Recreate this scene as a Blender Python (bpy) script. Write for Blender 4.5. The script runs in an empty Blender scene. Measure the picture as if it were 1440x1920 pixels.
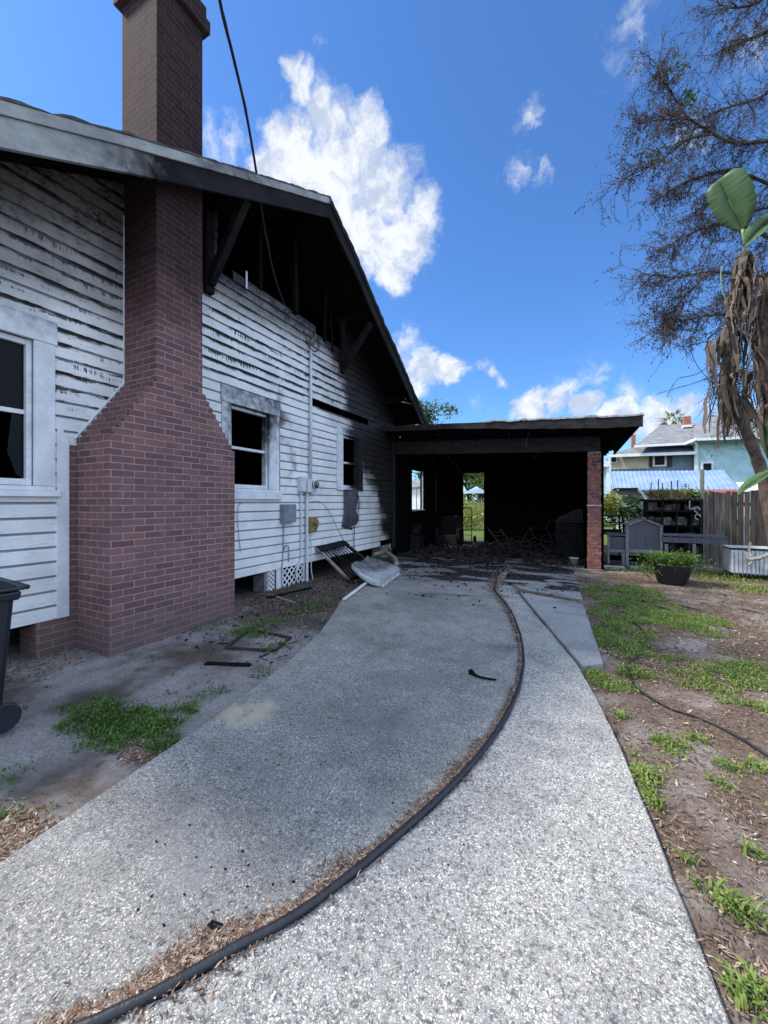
import bpy, math, random
from mathutils import Vector, Matrix, noise
R = math.radians
rnd = random.Random(7)

# ------------------------------------------------------------------ camera, sky, sun, exposure
sc = bpy.context.scene
EYE = 1.45
YAW = math.atan(0.5)
FPX, HZ = 730.0, 941.0
cam = bpy.data.cameras.new('camera')
cam.sensor_fit = 'VERTICAL'; cam.sensor_height = 24.0; cam.sensor_width = 18.0
cam.lens = FPX / 1920 * 24.0
cam.shift_y = -(960 - HZ) / 1920
cam.clip_end = 3000; cam.clip_start = 0.05
camo = bpy.data.objects.new('camera', cam)
sc.collection.objects.link(camo)
camo.location = (0, 0, EYE); camo.rotation_euler = (R(90), 0, YAW)
sc.camera = camo
SUN_A, SUN_B = 0.80, 0.30          # ground shadow offset per metre of height, towards +X and +Y
sun_dir = Vector((-SUN_A, -SUN_B, 1)).normalized()
SUN_EL = math.asin(sun_dir.z)
sun = bpy.data.lights.new('sun', 'SUN'); sun.energy = 1.95; sun.angle = R(8.0); sun.color = (1.0, .93, .83)
suno = bpy.data.objects.new('sun', sun); sc.collection.objects.link(suno)
suno.rotation_euler = (-sun_dir).to_track_quat('-Z', 'Y').to_euler()
sc.view_settings.view_transform = 'Standard'; sc.view_settings.look = 'None'
sc.view_settings.exposure = 1.9; sc.view_settings.gamma = 1
sc.cycles.max_bounces = 6

def px(x, y, z):
    "a point seen at photo pixel x, y at camera depth z"
    r = (x - 720) / FPX
    return Vector((z * (r * .89443 - .44721), z * (r * .44721 + .89443), EYE + z * (HZ - y) / FPX))
def pdir(x, y): return (px(x, y, 1) - Vector((0, 0, EYE)))
def pX(x, y, X): d = pdir(x, y); return Vector((0, 0, EYE)) + d * (X / d.x)
def pY(x, y, Y): d = pdir(x, y); return Vector((0, 0, EYE)) + d * (Y / d.y)
def pG(x, y, Z=0): d = pdir(x, y); return Vector((0, 0, EYE)) + d * ((Z - EYE) / d.z)

# ------------------------------------------------------------------ node helpers
class NT:
    def __init__(s, tree): s.t = tree; s.n = tree.nodes; s.l = tree.links
    def new(s, kind, **k):
        n = s.n.new(kind)
        for a, b in k.items(): setattr(n, a, b)
        return n
    def put(s, sock, v):
        if isinstance(v, bpy.types.NodeSocket): s.l.new(v, sock)
        else: sock.default_value = v
    def m(s, op, a, b=0.0, clamp=False):
        n = s.new('ShaderNodeMath', operation=op, use_clamp=clamp)
        s.put(n.inputs[0], a); s.put(n.inputs[1], b); return n.outputs[0]
    def add(s, a, b): return s.m('ADD', a, b)
    def mul(s, a, b): return s.m('MULTIPLY', a, b)
    def mx(s, a, b): return s.m('MAXIMUM', a, b)
    def ss(s, x, lo, hi, a=0.0, b=1.0):
        n = s.new('ShaderNodeMapRange', interpolation_type='SMOOTHSTEP')
        s.put(n.inputs[0], x); s.put(n.inputs[1], lo); s.put(n.inputs[2], hi); s.put(n.inputs[3], a); s.put(n.inputs[4], b)
        return n.outputs[0]
    def vm(s, op, a, b):
        n = s.new('ShaderNodeVectorMath', operation=op); s.put(n.inputs[0], a); s.put(n.inputs[1], b)
        return n.outputs[1] if op == 'DISTANCE' else n.outputs[0]
    def noise(s, vec, scale, detail=3.0, rough=.55, dist=0.0, col=False):
        n = s.new('ShaderNodeTexNoise'); s.put(n.inputs['Vector'], vec); s.put(n.inputs['Scale'], scale)
        n.inputs['Detail'].default_value = detail; n.inputs['Roughness'].default_value = rough; n.inputs['Distortion'].default_value = dist
        return n.outputs[1 if col else 0]
    def vor(s, vec, scale, out='Distance', rnd_=1.0, feature='F1'):
        n = s.new('ShaderNodeTexVoronoi', feature=feature); s.put(n.inputs['Vector'], vec); s.put(n.inputs['Scale'], scale)
        n.inputs['Randomness'].default_value = rnd_
        return n.outputs[out]
    def mix(s, f, a, b, mode='MIX'):
        n = s.new('ShaderNodeMix', data_type='RGBA', blend_type=mode)
        s.put(n.inputs[0], f)
        for i, c in ((6, a), (7, b)):
            s.put(n.inputs[i], c if isinstance(c, bpy.types.NodeSocket) else (*c, 1) if len(c) == 3 else c)
        return n.outputs[2]
    def attr(s, name):
        n = s.new('ShaderNodeAttribute', attribute_name=name); return n.outputs['Fac']
    def pos(s): return s.new('ShaderNodeNewGeometry').outputs['Position']
    def xyz(s, v):
        n = s.new('ShaderNodeSeparateXYZ'); s.put(n.inputs[0], v); return n.outputs
    def bw(s, c):
        n = s.new('ShaderNodeSeparateColor'); s.put(n.inputs[0], c); return n.outputs[0]

def newmat(name, rough=.8, spec=.3):
    m = bpy.data.materials.new(name); m.use_nodes = True
    t = NT(m.node_tree); b = m.node_tree.nodes['Principled BSDF']
    b.inputs['Roughness'].default_value = rough
    b.inputs['Specular IOR Level'].default_value = spec
    return m, t, b
def bump(t, b, h, strength=.5, dist=.01):
    n = t.new('ShaderNodeBump'); n.inputs['Strength'].default_value = strength; n.inputs['Distance'].default_value = dist
    t.put(n.inputs['Height'], h); t.l.new(n.outputs[0], b.inputs['Normal'])

CHAR = (.011, .010, .011)
def M(name, c1, c2=None, scale=6.0, rough=.8, bmp=.3, bscale=60.0, spec=.3, stretch=(1, 1, 1), metal=0.0, soot=True, sootcol=CHAR):
    "a mottled surface with real soot laid over it where the mesh carries soot"
    m, t, b = newmat(name, rough, spec)
    c2 = c2 or tuple(v * .6 for v in c1)
    p = t.vm('MULTIPLY', t.pos(), stretch)
    n1 = t.noise(p, scale, 5, .6); n2 = t.noise(p, bscale, 3, .6)
    f = t.ss(t.add(t.mul(n1, .75), t.mul(n2, .25)), .36, .64)
    col = t.mix(f, c1, c2)
    tint = t.attr('tint')
    col = t.mix(t.m('ABSOLUTE', tint), col, t.mix(1.0, col, (.35, .35, .35), 'MULTIPLY'))
    if soot:
        s = t.add(t.attr('soot'), t.mul(t.add(t.noise(t.pos(), 9, 6, .65), -.5), .7))
        col = t.mix(t.ss(s, .2, .75), col, t.mix(t.ss(t.add(n1, t.mul(t.noise(t.vm('MULTIPLY', t.pos(), (1, 1, 6)), 14, 4, .7), .4)), .55, .85), sootcol, tuple(v * 2.0 for v in sootcol)))
    t.put(b.inputs['Base Color'], col); b.inputs['Metallic'].default_value = metal
    if bmp: bump(t, b, t.add(n2, n1), bmp, .006)
    return m

# ------------------------------------------------------------------ mesh helpers
def link(o): sc.collection.objects.link(o); return o
class MB:
    def __init__(s, soot=0.0): s.v = []; s.f = []; s.soot = []; s.tint = []; s.uv = {}; s.cs = soot; s.ct = 0.0; s.mi = []; s.cm = 0
    def vert(s, p, soot=None):
        s.v.append(tuple(p)); s.soot.append(s.cs if soot is None else soot); s.tint.append(s.ct); return len(s.v) - 1
    def face(s, idx, uv=None):
        s.f.append(tuple(idx)); s.mi.append(s.cm)
        if uv: s.uv[len(s.f) - 1] = uv
    def poly(s, pts, uv=None, soot=None):
        s.face([s.vert(p, soot) for p in pts], uv)
    def box(s, lo, hi, M_=None, jit=0.0):
        (x0, y0, z0), (x1, y1, z1) = lo, hi
        c = [Vector((x, y, z)) for z in (z0, z1) for y in (y0, y1) for x in (x0, x1)]
        if jit: c = [p + Vector([rnd.uniform(-jit, jit) for _ in range(3)]) for p in c]
        if M_: c = [M_ @ p for p in c]
        i = [s.vert(p) for p in c]
        for q in ((0, 2, 3, 1), (4, 5, 7, 6), (0, 1, 5, 4), (2, 6, 7, 3), (0, 4, 6, 2), (1, 3, 7, 5)): s.face([i[k] for k in q])
    def obox(s, a, b, w, h, up=(0, 0, 1)):
        "a bar from a to b, w wide and h high"
        a = Vector(a); b = Vector(b); d = (b - a); L = d.length; d.normalize(); up = Vector(up)
        if abs(d.dot(up)) > .98: up = Vector((1, 0, 0))
        x = d.cross(up).normalized(); z = x.cross(d)
        m = Matrix(((x.x, d.x, z.x, a.x), (x.y, d.y, z.y, a.y), (x.z, d.z, z.z, a.z), (0, 0, 0, 1)))
        s.box((-w / 2, 0, -h / 2), (w / 2, L, h / 2), m)
    def tube(s, pts, rad, n=8, caps=True, ssoot=None):
        pts = [Vector(p) for p in pts]; k = len(pts)
        rad = rad if isinstance(rad, (list, tuple)) else [rad] * k
        rings = []; ref = None
        for i, p in enumerate(pts):
            d = (pts[min(i + 1, k - 1)] - pts[max(i - 1, 0)])
            if d.length < 1e-9: d = Vector((0, 0, 1))
            d.normalize()
            if ref is None: ref = d.orthogonal().normalized()
            else: ref = (ref - d * ref.dot(d)); ref = ref.normalized() if ref.length > 1e-6 else d.orthogonal().normalized()
            y = d.cross(ref)
            rings.append([s.vert(p + (ref * math.cos(a) + y * math.sin(a)) * rad[i]) for a in [2 * math.pi * j / n for j in range(n)]])
        for A, B in zip(rings, rings[1:]):
            for j in range(n): s.face((A[j], A[(j + 1) % n], B[(j + 1) % n], B[j]))
        if caps: s.face(rings[0][::-1]); s.face(rings[-1])
    def prism(s, pts, ext):
        "polygon pts extruded by vector ext"
        ext = Vector(ext); a = [s.vert(p) for p in pts]; b = [s.vert(Vector(p) + ext) for p in pts]; n = len(pts)
        s.face(a[::-1]); s.face(b)
        for i in range(n): s.face((a[i], a[(i + 1) % n], b[(i + 1) % n], b[i]))
    def lathe(s, c, prof, n=20):
        c = Vector(c); rings = [[s.vert(c + Vector((r * math.cos(2 * math.pi * j / n), r * math.sin(2 * math.pi * j / n), z))) for j in range(n)] for r, z in prof]
        for A, B in zip(rings, rings[1:]):
            for j in range(n): s.face((A[j], A[(j + 1) % n], B[(j + 1) % n], B[j]))
        s.face(rings[0][::-1]); s.face(rings[-1])
    def build(s, name, mat, parent=None, smooth=False, bevel=0.0):
        me = bpy.data.meshes.new(name)
        off = parent.location if parent else Vector((0, 0, 0))
        if parent and parent.parent: off = off + parent.parent.location
        me.from_pydata([(x - off.x, y - off.y, z - off.z) for x, y, z in s.v], [], s.f)
        for nm, arr in (('soot', s.soot), ('tint', s.tint)):
            if any(arr):
                a = me.attributes.new(nm, 'FLOAT', 'POINT'); a.data.foreach_set('value', arr)
        if s.uv:
            u = me.uv_layers.new(name='UVMap')
            for fi, uv in s.uv.items():
                for li, w in zip(me.polygons[fi].loop_indices, uv): u.data[li].uv = w
        mats = mat if isinstance(mat, (list, tuple)) else [mat]
        for m in mats: me.materials.append(m)
        if len(mats) > 1: me.polygons.foreach_set('material_index', s.mi)
        if smooth: me.polygons.foreach_set('use_smooth', [True] * len(me.polygons))
        me.update()
        o = link(bpy.data.objects.new(name, me))
        if parent: o.parent = parent
        if bevel:
            bm_ = o.modifiers.new('bevel', 'BEVEL'); bm_.width = bevel; bm_.segments = 2; bm_.limit_method = 'ANGLE'
        return o
def thing(name, label, cat, loc=(0, 0, 0), group=None):
    o = link(bpy.data.objects.new(name, None)); o.location = loc; o.empty_display_size = .2
    o['label'] = label; o['category'] = cat
    if group: o['group'] = group
    return o
def tag(o, label, cat, group=None, kind=None):
    o['label'] = label; o['category'] = cat
    if group: o['group'] = group
    if kind: o['kind'] = kind
    return o
def fb(x, y, z=0.0): return noise.fractal(Vector((x, y, z)), 1.0, 2.0, 4)
def sst(x, a, b):
    t = max(0.0, min(1.0, (x - a) / (b - a))); return t * t * (3 - 2 * t)
def lerp(pts, x):
    for (a, b), (c, d) in zip(pts, pts[1:]):
        if x <= c: return b + (d - b) * (max(x, a) - a) / (c - a)
    return pts[-1][1]

# ------------------------------------------------------------------ sky with cumulus
def world():
    w = bpy.data.worlds.new('World'); sc.world = w; w.use_nodes = True
    t = NT(w.node_tree); bg = w.node_tree.nodes['Background']
    sky = t.new('ShaderNodeTexSky', sky_type='NISHITA'); sky.sun_disc = False
    sky.sun_elevation = SUN_EL
    sky.sun_rotation = math.atan2(sun_dir.x, sun_dir.y)
    sky.air_density = 1.0; sky.dust_density = .35; sky.ozone_density = 2.2
    d = t.vm('NORMALIZE', t.new('ShaderNodeTexCoord').outputs['Generated'], (0, 0, 0))
    warp = t.vm('SUBTRACT', t.noise(d, 7, 5, .62, col=True), (.5, .5, .5))
    dw = t.vm('ADD', d, t.vm('MULTIPLY', warp, (.13, .13, .13)))
    blobs = [(560, 165, 55), (600, 220, 75), (545, 260, 75), (640, 290, 105), (700, 260, 70), (560, 340, 90), (720, 350, 100), (690, 430, 100), (760, 445, 75), (640, 400, 90),
             (735, 510, 50), (500, 250, 55), (500, 320, 60), (600, 330, 90), (640, 480, 70), (790, 400, 55), (540, 130, 40), (800, 690, 55), (845, 695, 40), (775, 720, 40),
             (930, 712, 26), (1000, 745, 40), (1050, 750, 50), (1095, 765, 42), (990, 775, 38), (1180, 770, 40), (1230, 765, 40), (1300, 775, 45), (1360, 790, 50), (1150, 790, 45),
             (1240, 800, 80), (1400, 800, 60)]
    v = None
    for x, y, r in blobs:
        c = pdir(x, y); q = (pdir(x + r, y).normalized() - c.normalized()).length
        q = .5 * (q + (pdir(x, y + r).normalized() - c.normalized()).length)
        k = t.ss(t.vm('DISTANCE', dw, tuple(c.normalized())), q * 1.2, 0.0)
        v = k if v is None else t.mx(v, k)
    wisps = [(985, 225, 42, .42), (960, 330, 45, .40), (1015, 345, 28, .36), (1200, 35, 100, .32), (1400, 130, 130, .36), (900, 770, 50, .35), (1290, 250, 60, .3),
             (380, 260, 40, .45), (430, 270, 40, .5), (760, 640, 40, .5), (600, 90, 40, .4), (900, 700, 40, .42), (1100, 700, 60, .38), (1180, 740, 60, .5)]
    for x, y, r, amp in wisps:
        c = pdir(x, y).normalized(); q = (pdir(x + r, y).normalized() - c).length
        v = t.mx(v, t.mul(t.ss(t.vm('DISTANCE', dw, tuple(c)), q * 1.3, 0.0), amp))
    n = t.noise(dw, 9, 8, .66)
    n2 = t.noise(t.vm('ADD', dw, (.3, .1, .05)), 38, 7, .68)
    a = t.ss(t.add(t.add(v, t.mul(t.add(n, -.5), 1.25)), t.mul(t.add(n2, -.5), .70)), .15, .80)
    a = t.mul(a, t.ss(v, 0.0, .12))
    shade = t.ss(t.noise(t.vm('ADD', dw, (.06, .02, .07)), 12, 7, .65), .38, .58)
    cloud = t.mix(shade, (2.3, 2.65, 3.3), (3.9, 4.0, 4.1))
    sk = t.mix(1.0, sky.outputs[0], (.38, .62, .90), 'MULTIPLY')
    zz = t.xyz(d)[2]
    col = t.mix(t.mul(a, .93), sk, cloud)
    # unseen bright cloud cover, added behind and above the photographer to raise ambient light
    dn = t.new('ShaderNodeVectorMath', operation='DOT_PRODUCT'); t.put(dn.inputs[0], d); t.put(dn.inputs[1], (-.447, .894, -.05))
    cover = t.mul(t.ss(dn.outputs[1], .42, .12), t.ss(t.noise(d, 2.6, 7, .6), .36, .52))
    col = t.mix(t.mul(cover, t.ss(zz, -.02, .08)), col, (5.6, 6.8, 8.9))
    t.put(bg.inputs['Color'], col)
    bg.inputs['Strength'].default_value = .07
world()

# ------------------------------------------------------------------ materials
def siding_mat():
    m, t, b = newmat('painted_siding', .55, .35)
    p = t.pos(); X, Y, Z = t.xyz(p)
    fr = t.m('FRACT', t.m('DIVIDE', t.add(Z, -.33), .14))         # 0 at a board's foot, 1 at its head
    n1 = t.noise(p, 2.2, 5, .6); n2 = t.noise(t.vm('MULTIPLY', p, (1, 3, 40)), 3, 5, .6)
    col = t.mix(t.ss(n1, .35, .7), (.76, .775, .78), (.60, .62, .635))
    col = t.mix(t.ss(n2, .52, .78), col, (.40, .43, .46))
    # thin grime and bared wood in streaks hanging from the joints
    st = t.noise(t.vm('MULTIPLY', p, (1, 34, 2.2)), 1.3, 5, .7)
    reg = t.attr('peel')
    hang = t.ss(t.add(t.add(fr, t.mul(t.add(st, -.5), 2.6)), t.mul(t.add(t.noise(t.vm('MULTIPLY', p, (1, 2.2, 7.14)), 1.0, 5, .7), -.5), 1.8)), .62, .86)
    zone = t.ss(t.add(t.noise(t.vm('MULTIPLY', p, (1, .9, 7.14)), 1.0, 4, .7), t.mul(reg, .20)), .645, .72)
    pl = t.mul(t.mul(hang, zone), t.ss(reg, .02, .3))
    col = t.mix(pl, col, (.028, .024, .026))
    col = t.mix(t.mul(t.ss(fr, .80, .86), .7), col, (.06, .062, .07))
    s = t.attr('soot')
    big = t.noise(p, 3.1, 7, .66); fine = t.noise(t.vm('MULTIPLY', p, (1, 9, 14)), 3.0, 6, .7)
    s2 = t.add(s, t.add(t.mul(t.add(big, -.5), 1.0), t.mul(t.add(fine, -.5), 1.0)))
    s2 = t.mul(s2, t.ss(s, 0, .1))
    haze_ = t.mx(t.ss(s2, .1, .8), t.ss(t.add(s, t.mul(t.add(big, -.5), .35)), .05, .60))
    col = t.mix(t.mul(haze_, .85), col, t.mix(t.ss(t.add(s, t.mul(t.add(fine, -.5), .4)), .15, .7), (.185, .172, .162), (.07, .06, .056)))
    edge = t.mx(t.ss(fr, .50, .80), t.ss(fr, .14, .0))
    smear = t.ss(t.add(t.noise(t.vm('MULTIPLY', p, (1, 1.7, 7.14)), 1.0, 6, .72), t.mul(edge, .13)), .60, .68)
    col = t.mix(t.mul(t.mul(smear, edge), t.ss(reg, .0, .5)), col, (.022, .018, .018))
    col = t.mix(t.ss(s2, .52, .84), col, (.012, .0105, .0115))
    t.put(b.inputs['Base Color'], col)
    bump(t, b, t.add(t.mul(n2, .6), t.mul(fine, .5)), .35, .004)
    return m
def brick_mat(name, painted=True):
    m, t, b = newmat(name, .92, .12)
    uv = t.new('ShaderNodeUVMap').outputs[0]; p = t.pos()
    w = t.vm('ADD', uv, t.vm('MULTIPLY', t.vm('SUBTRACT', t.noise(p, 14, 2, .5, col=True), (.5, .5, .5)), (.007, .007, .0)))
    bt = t.new('ShaderNodeTexBrick'); t.put(bt.inputs['Vector'], w)
    bt.offset = .5; bt.inputs['Scale'].default_value = 1; bt.inputs['Brick Width'].default_value = .212; bt.inputs['Row Height'].default_value = .0675
    bt.inputs['Mortar Size'].default_value = .0052; bt.inputs['Mortar Smooth'].default_value = .25; bt.inputs['Bias'].default_value = -.1
    bt.inputs['Color1'].default_value = (.195, .104, .100, 1); bt.inputs['Color2'].default_value = (.100, .060, .064, 1)
    bt.inputs['Mortar'].default_value = (.34, .255, .245, 1)
    col = bt.outputs[0]
    n = t.noise(p, 3.5, 6, .62); n2 = t.noise(p, 70, 4, .65)
    col = t.mix(t.mul(t.ss(n, .42, .72), .45), col, (.12, .08, .082)); dust = t.ss(t.noise(t.vm('MULTIPLY', p, (1, 1, .5)), 6, 6, .7), .5, .72); col = t.mix(t.mul(dust, .32), col, (.26, .19, .18))
    col = t.mix(t.mul(t.ss(n2, .5, .8), .35), col, (.30, .17, .16))
    X, Y, Z = t.xyz(p)
    low = t.ss(t.add(Z, t.mul(t.add(n, -.5), .5)), .55, .02)
    col = t.mix(t.mul(low, .55), col, (.105, .085, .082))            # splashed dirt at the foot
    up = t.ss(t.add(Z, t.mul(t.add(n, -.5), .5)), 2.9, 4.2)
    col = t.mix(t.mul(up, .35), col, (.032, .023, .025)); col = t.mix(up, col, t.mix(1.0, col, (.30, .29, .31), 'MULTIPLY'))             # soot under and above the eaves
    sp = t.ss(t.noise(p, 26, 5, .7), .68, .76)
    col = t.mix(t.mul(t.mul(sp, t.ss(Z, 4.2, 5)), .5), col, (.13, .11, .11))
    t.put(b.inputs['Base Color'], col)
    bump(t, b, t.add(t.mul(bt.outputs[1], -1.0), t.mul(n2, .35)), .7, .008)
    return m
def aggregate_mat(name, lightness, dirt, smoothc=False):
    "exposed shell aggregate concrete, dirty and scorched towards the carport"
    m, t, b = newmat(name, .85, .25)
    p = t.pos(); X, Y, Z = t.xyz(p)
    w = t.vm('ADD', p, t.vm('MULTIPLY', t.vm('SUBTRACT', t.noise(p, 45, 3, .6, col=True), (.5, .5, .5)), (.022, .022, .0)))
    if smoothc:
        n = t.noise(p, 40, 6, .7); h = n
        agg = t.ss(n, .3, .7)
        col = t.mix(agg, (.20, .20, .20), (.36, .36, .355))
    else:
        v1 = t.vor(w, 118); c1 = t.bw(t.vor(w, 118, 'Color'))
        v2 = t.vor(w, 260); c2 = t.bw(t.vor(w, 260, 'Color'))
        n = t.noise(p, 420, 3, .75)
        sparse = t.ss(t.noise(p, 5, 4, .6), .36, .66, .15, .75)
        st1 = t.mul(t.ss(v1, .55, .2), t.ss(c1, sparse, t.add(sparse, .3)))
        st2 = t.mul(t.ss(v2, .6, .2), t.ss(c2, .3, .8))
        agg = t.mx(st1, t.mul(st2, .62))
        agg = t.add(t.add(t.mul(agg, .72), t.mul(t.ss(n, .3, .7), .34)), .06)
        h = agg
        k = lightness
        stone = t.mix(c1, (.70 * k, .70 * k, .68 * k), (.60 * k, .55 * k, .47 * k))
        col = t.mix(agg, (.062 * k, .064 * k, .069 * k), stone)
        gap = t.ss(t.noise(t.vm('MULTIPLY', w, (1.3, 1, 1)), 66, 4, .8), .52, .60)
        gap2 = t.ss(t.noise(t.vm('MULTIPLY', w, (1, 1.4, 1)), 27, 5, .8), .53, .62)
        gap3 = t.ss(t.noise(p, 9, 6, .8), .54, .66)
        col = t.mix(t.mx(t.mul(gap, .78), t.mx(t.mul(gap2, .7), t.mul(gap3, .35))), col, (.045, .047, .052))
        # worn cement skin hiding the stones
        skin = t.ss(t.noise(p, 1.6, 5, .6), .52, .72)
        col = t.mix(t.mul(skin, .45), col, (.26 * k, .262 * k, .262 * k))
    big = t.noise(t.vm('ADD', p, (3.1, 1.7, 0)), .8, 5, .6)
    col = t.mix(t.mul(t.ss(big, .4, .66), dirt), col, t.mix(1.0, col, (.42, .43, .46), 'MULTIPLY'))
    mid = t.noise(t.vm('ADD', p, (7.1, .7, 0)), 4.2, 6, .65)
    col = t.mix(t.mul(t.ss(mid, .5, .68), .35), col, t.mix(1.0, col, (.5, .5, .5), 'MULTIPLY'))
    # rusty and yellow spots
    sp = t.ss(t.noise(p, 3.3, 4, .6), .7, .8); col = t.mix(t.mul(sp, .35), col, (.32, .25, .17))
    yel = t.mul(t.ss(t.vm('DISTANCE', p, (-2.05, 1.98, 0)), .24, .12), t.ss(t.noise(p, 6, 4, .6), .38, .5))
    if not smoothc: col = t.mix(t.mul(yel, .8), col, (.42, .37, .27))
    # ash washed over the slab near the carport
    an = t.noise(t.vm('MULTIPLY', p, (.8, 1.9, 1)), .9, 6, .6, .6)
    ash = t.ss(t.add(an, t.mul(t.ss(Y, 5.2, 8.6), .21)), .655, .70)
    col = t.mix(t.mul(t.ss(t.add(an, t.mul(t.ss(Y, 4.6, 10), .35)), .52, .8), .6), col, (.06, .058, .06))
    col = t.mix(t.mul(ash, .95), col, (.013, .012, .014))
    t.put(b.inputs['Base Color'], col)
    bump(t, b, h, .6, .006)
    return m
def ground_mat():
    m, t, b = newmat('soil', .95, .1)
    p = t.pos(); X, Y, Z = t.xyz(p)
    n = t.noise(p, 1.3, 6, .62); f = t.noise(p, 45, 5, .75); g = t.noise(p, 160, 3, .7)
    sand = t.mix(t.ss(f, .35, .65), t.mix(t.ss(X, -.5, .3), (.22, .205, .20), (.17, .145, .13)), t.mix(t.ss(X, -.5, .3), (.36, .34, .335), (.33, .30, .28)))
    earth = t.mix(t.ss(t.add(t.mul(f, .6), t.mul(g, .4)), .38, .62), (.045, .032, .025), (.20, .145, .11))
    right = t.ss(X, -.6, .3)
    k = t.ss(t.add(t.add(n, t.mul(right, .14)), t.mul(t.add(f, -.5), .25)), .47, .66)
    col = t.mix(k, sand, earth)
    # darker packed dirt and ash along the house
    wall = t.mul(t.ss(X, -2.1, -2.7), t.ss(t.add(Y, t.mul(t.add(n, -.5), 2.5)), 2.9, 4.3))
    col = t.mix(t.mul(wall, .85), col, t.mix(t.ss(f, .4, .62), (.018, .013, .010), (.080, .056, .042)))
    blk = t.mul(t.ss(X, -1.9, -2.6), t.ss(n, .35, .62))
    col = t.mix(t.mul(blk, .5), col, (.06, .058, .06))
    far = t.ss(Y, 13.5, 17)
    col = t.mix(far, col, t.mix(t.ss(f, .4, .6), (.05, .09, .02), (.11, .15, .04)))
    t.put(b.inputs['Base Color'], col)
    bump(t, b, t.add(f, t.mul(g, .6)), .8, .02)
    return m
def leaf_mat(name, c1, c2, trans=.25, rough=.5):
    m, t, b = newmat(name, rough, .3)
    col = t.mix(t.attr('tint'), c1, c2)
    col = t.mix(t.mul(t.ss(t.noise(t.pos(), 3, 3, .5), .4, .65), .35), col, tuple(v * .55 for v in c1))
    t.put(b.inputs['Base Color'], col)
    tr = t.new('ShaderNodeBsdfTranslucent'); t.put(tr.inputs[0], t.mix(1.0, col, (1.3, 1.4, .7), 'MULTIPLY'))
    ms = t.new('ShaderNodeMixShader'); ms.inputs[0].default_value = trans
    t.l.new(b.outputs[0], ms.inputs[1]); t.l.new(tr.outputs[0], ms.inputs[2])
    out = [n for n in t.n if n.type == 'OUTPUT_MATERIAL'][0]; t.l.new(ms.outputs[0], out.inputs[0])
    return m

mSID = siding_mat(); mBRK = brick_mat('painted_brick')
mTRIM = M('white_trim', (.68, .71, .75), (.54, .57, .60), 5, .5, .2, 50)
mFASC = M('rake_paint', (.35, .36, .35), (.22, .23, .23), 3, .85, .6, 40, spec=.1, stretch=(1, .6, 1), sootcol=(.010, .009, .010))
mCHAR = M('charred_wood', (.016, .014, .016), (.006, .005, .006), 7, .8, .9, 45, soot=False, spec=.12)
mCHARP = M('charred_plank', (.010, .009, .010), (.004, .004, .004), 5, .9, .9, 30, soot=False, spec=.05)
mBLACK = M('sooted_room', (.005, .0045, .005), (.003, .003, .003), 4, .95, .5, 20, soot=False, spec=.03)
mSHIN = M('grey_shingle', (.17, .17, .175), (.09, .09, .095), 9, .9, .7, 60)
mDRIP = M('tarnished_edge', (.32, .33, .33), (.16, .165, .17), 12, .6, .4, 50, metal=.0)
mGLASS, tg, bgl = newmat('smoked_glass', .25, .08); bgl.inputs['Base Color'].default_value = (.006, .007, .009, 1)
mPVC = M('painted_conduit', (.60, .64, .68), (.46, .50, .54), 14, .45, .1, 60)
mMET = M('grey_metal_box', (.22, .25, .30), (.15, .17, .20), 9, .5, .15, 60)
mRUST = M('ochre_corroded_metal', (.30, .22, .09), (.12, .08, .04), 22, .7, .5, 70)
mHOSE = M('black_hose', (.018, .019, .024), (.010, .010, .013), 30, .42, .25, 120, soot=False, spec=.45)
mBIN = M('bin_plastic', (.013, .015, .024), (.009, .010, .016), 6, .42, .1, 60, soot=False, spec=.4)
mAGL = aggregate_mat('aggregate_main', 1.12, .5); mAGR = aggregate_mat('aggregate_strip', 1.38, .3); mCON = aggregate_mat('smooth_concrete', 1.0, .5, True)
mSOIL = ground_mat()
mGRASS = leaf_mat('grass_blade', (.085, .15, .028), (.24, .29, .08))
mWEED = leaf_mat('weed_leaf', (.045, .10, .018), (.12, .19, .04))
def chip_mat():
    m, t, b = newmat('wood_chip', .85, .15)
    tn = t.attr('tint'); c = t.mix(t.ss(tn, 0, .35), (.045, .030, .024), (.15, .095, .068)); c = t.mix(t.ss(tn, .35, .7), c, (.25, .19, .155)); c = t.mix(t.ss(tn, .82, .95), c, (.46, .37, .28)); c = t.mix(t.ss(tn, .96, .99), c, (.20, .07, .04))
    c = t.mix(t.mul(t.ss(t.noise(t.pos(), 90, 3, .6), .4, .65), .5), c, (.07, .05, .04)); t.put(b.inputs['Base Color'], c); return m
mASH = M('burnt_metal', (.055, .045, .042), (.018, .015, .015), 12, .7, .6, 50, soot=False, metal=.3)
mCHIP = chip_mat()

# ------------------------------------------------------------------ ground
def gh(x, y):
    "height of the soil"
    h = -.035 + .018 * fb(x * .8, y * .8) + .012 * fb(x * 3.5 + 9, y * 3.5)
    if x > .3: h += .05 * math.exp(-((x - 1.6) ** 2 / 1.2 + (y - 7.6) ** 2 / .5))
    if x < -2.4: h += .035 * sst(-x, 2.5, 4.2)
    return h
def graded(lo, hi, flo, fhi, step):
    v = [lo]; s = 40.0
    a = []; x = flo; k = step
    while x > lo: a.append(x); x -= k; k *= 1.35
    b = [flo + step * i for i in range(1, int((fhi - flo) / step) + 1)]; x = b[-1]; k = step; c = []
    while x < hi: x += k; k *= 1.35; c.append(min(x, hi))
    return [lo] + a[::-1] + b + c
xs = graded(-600, 600, -5.5, 5.0, .07); ys = graded(-600, 900, -.5, 12.5, .08)
g = MB()
for y in ys:
    for x in xs: g.vert((x, y, gh(x, y)))
W_ = len(xs)
for j in range(len(ys) - 1):
    for i in range(W_ - 1): k = j * W_ + i; g.face((k, k + 1, k + 1 + W_, k + W_))
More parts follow.
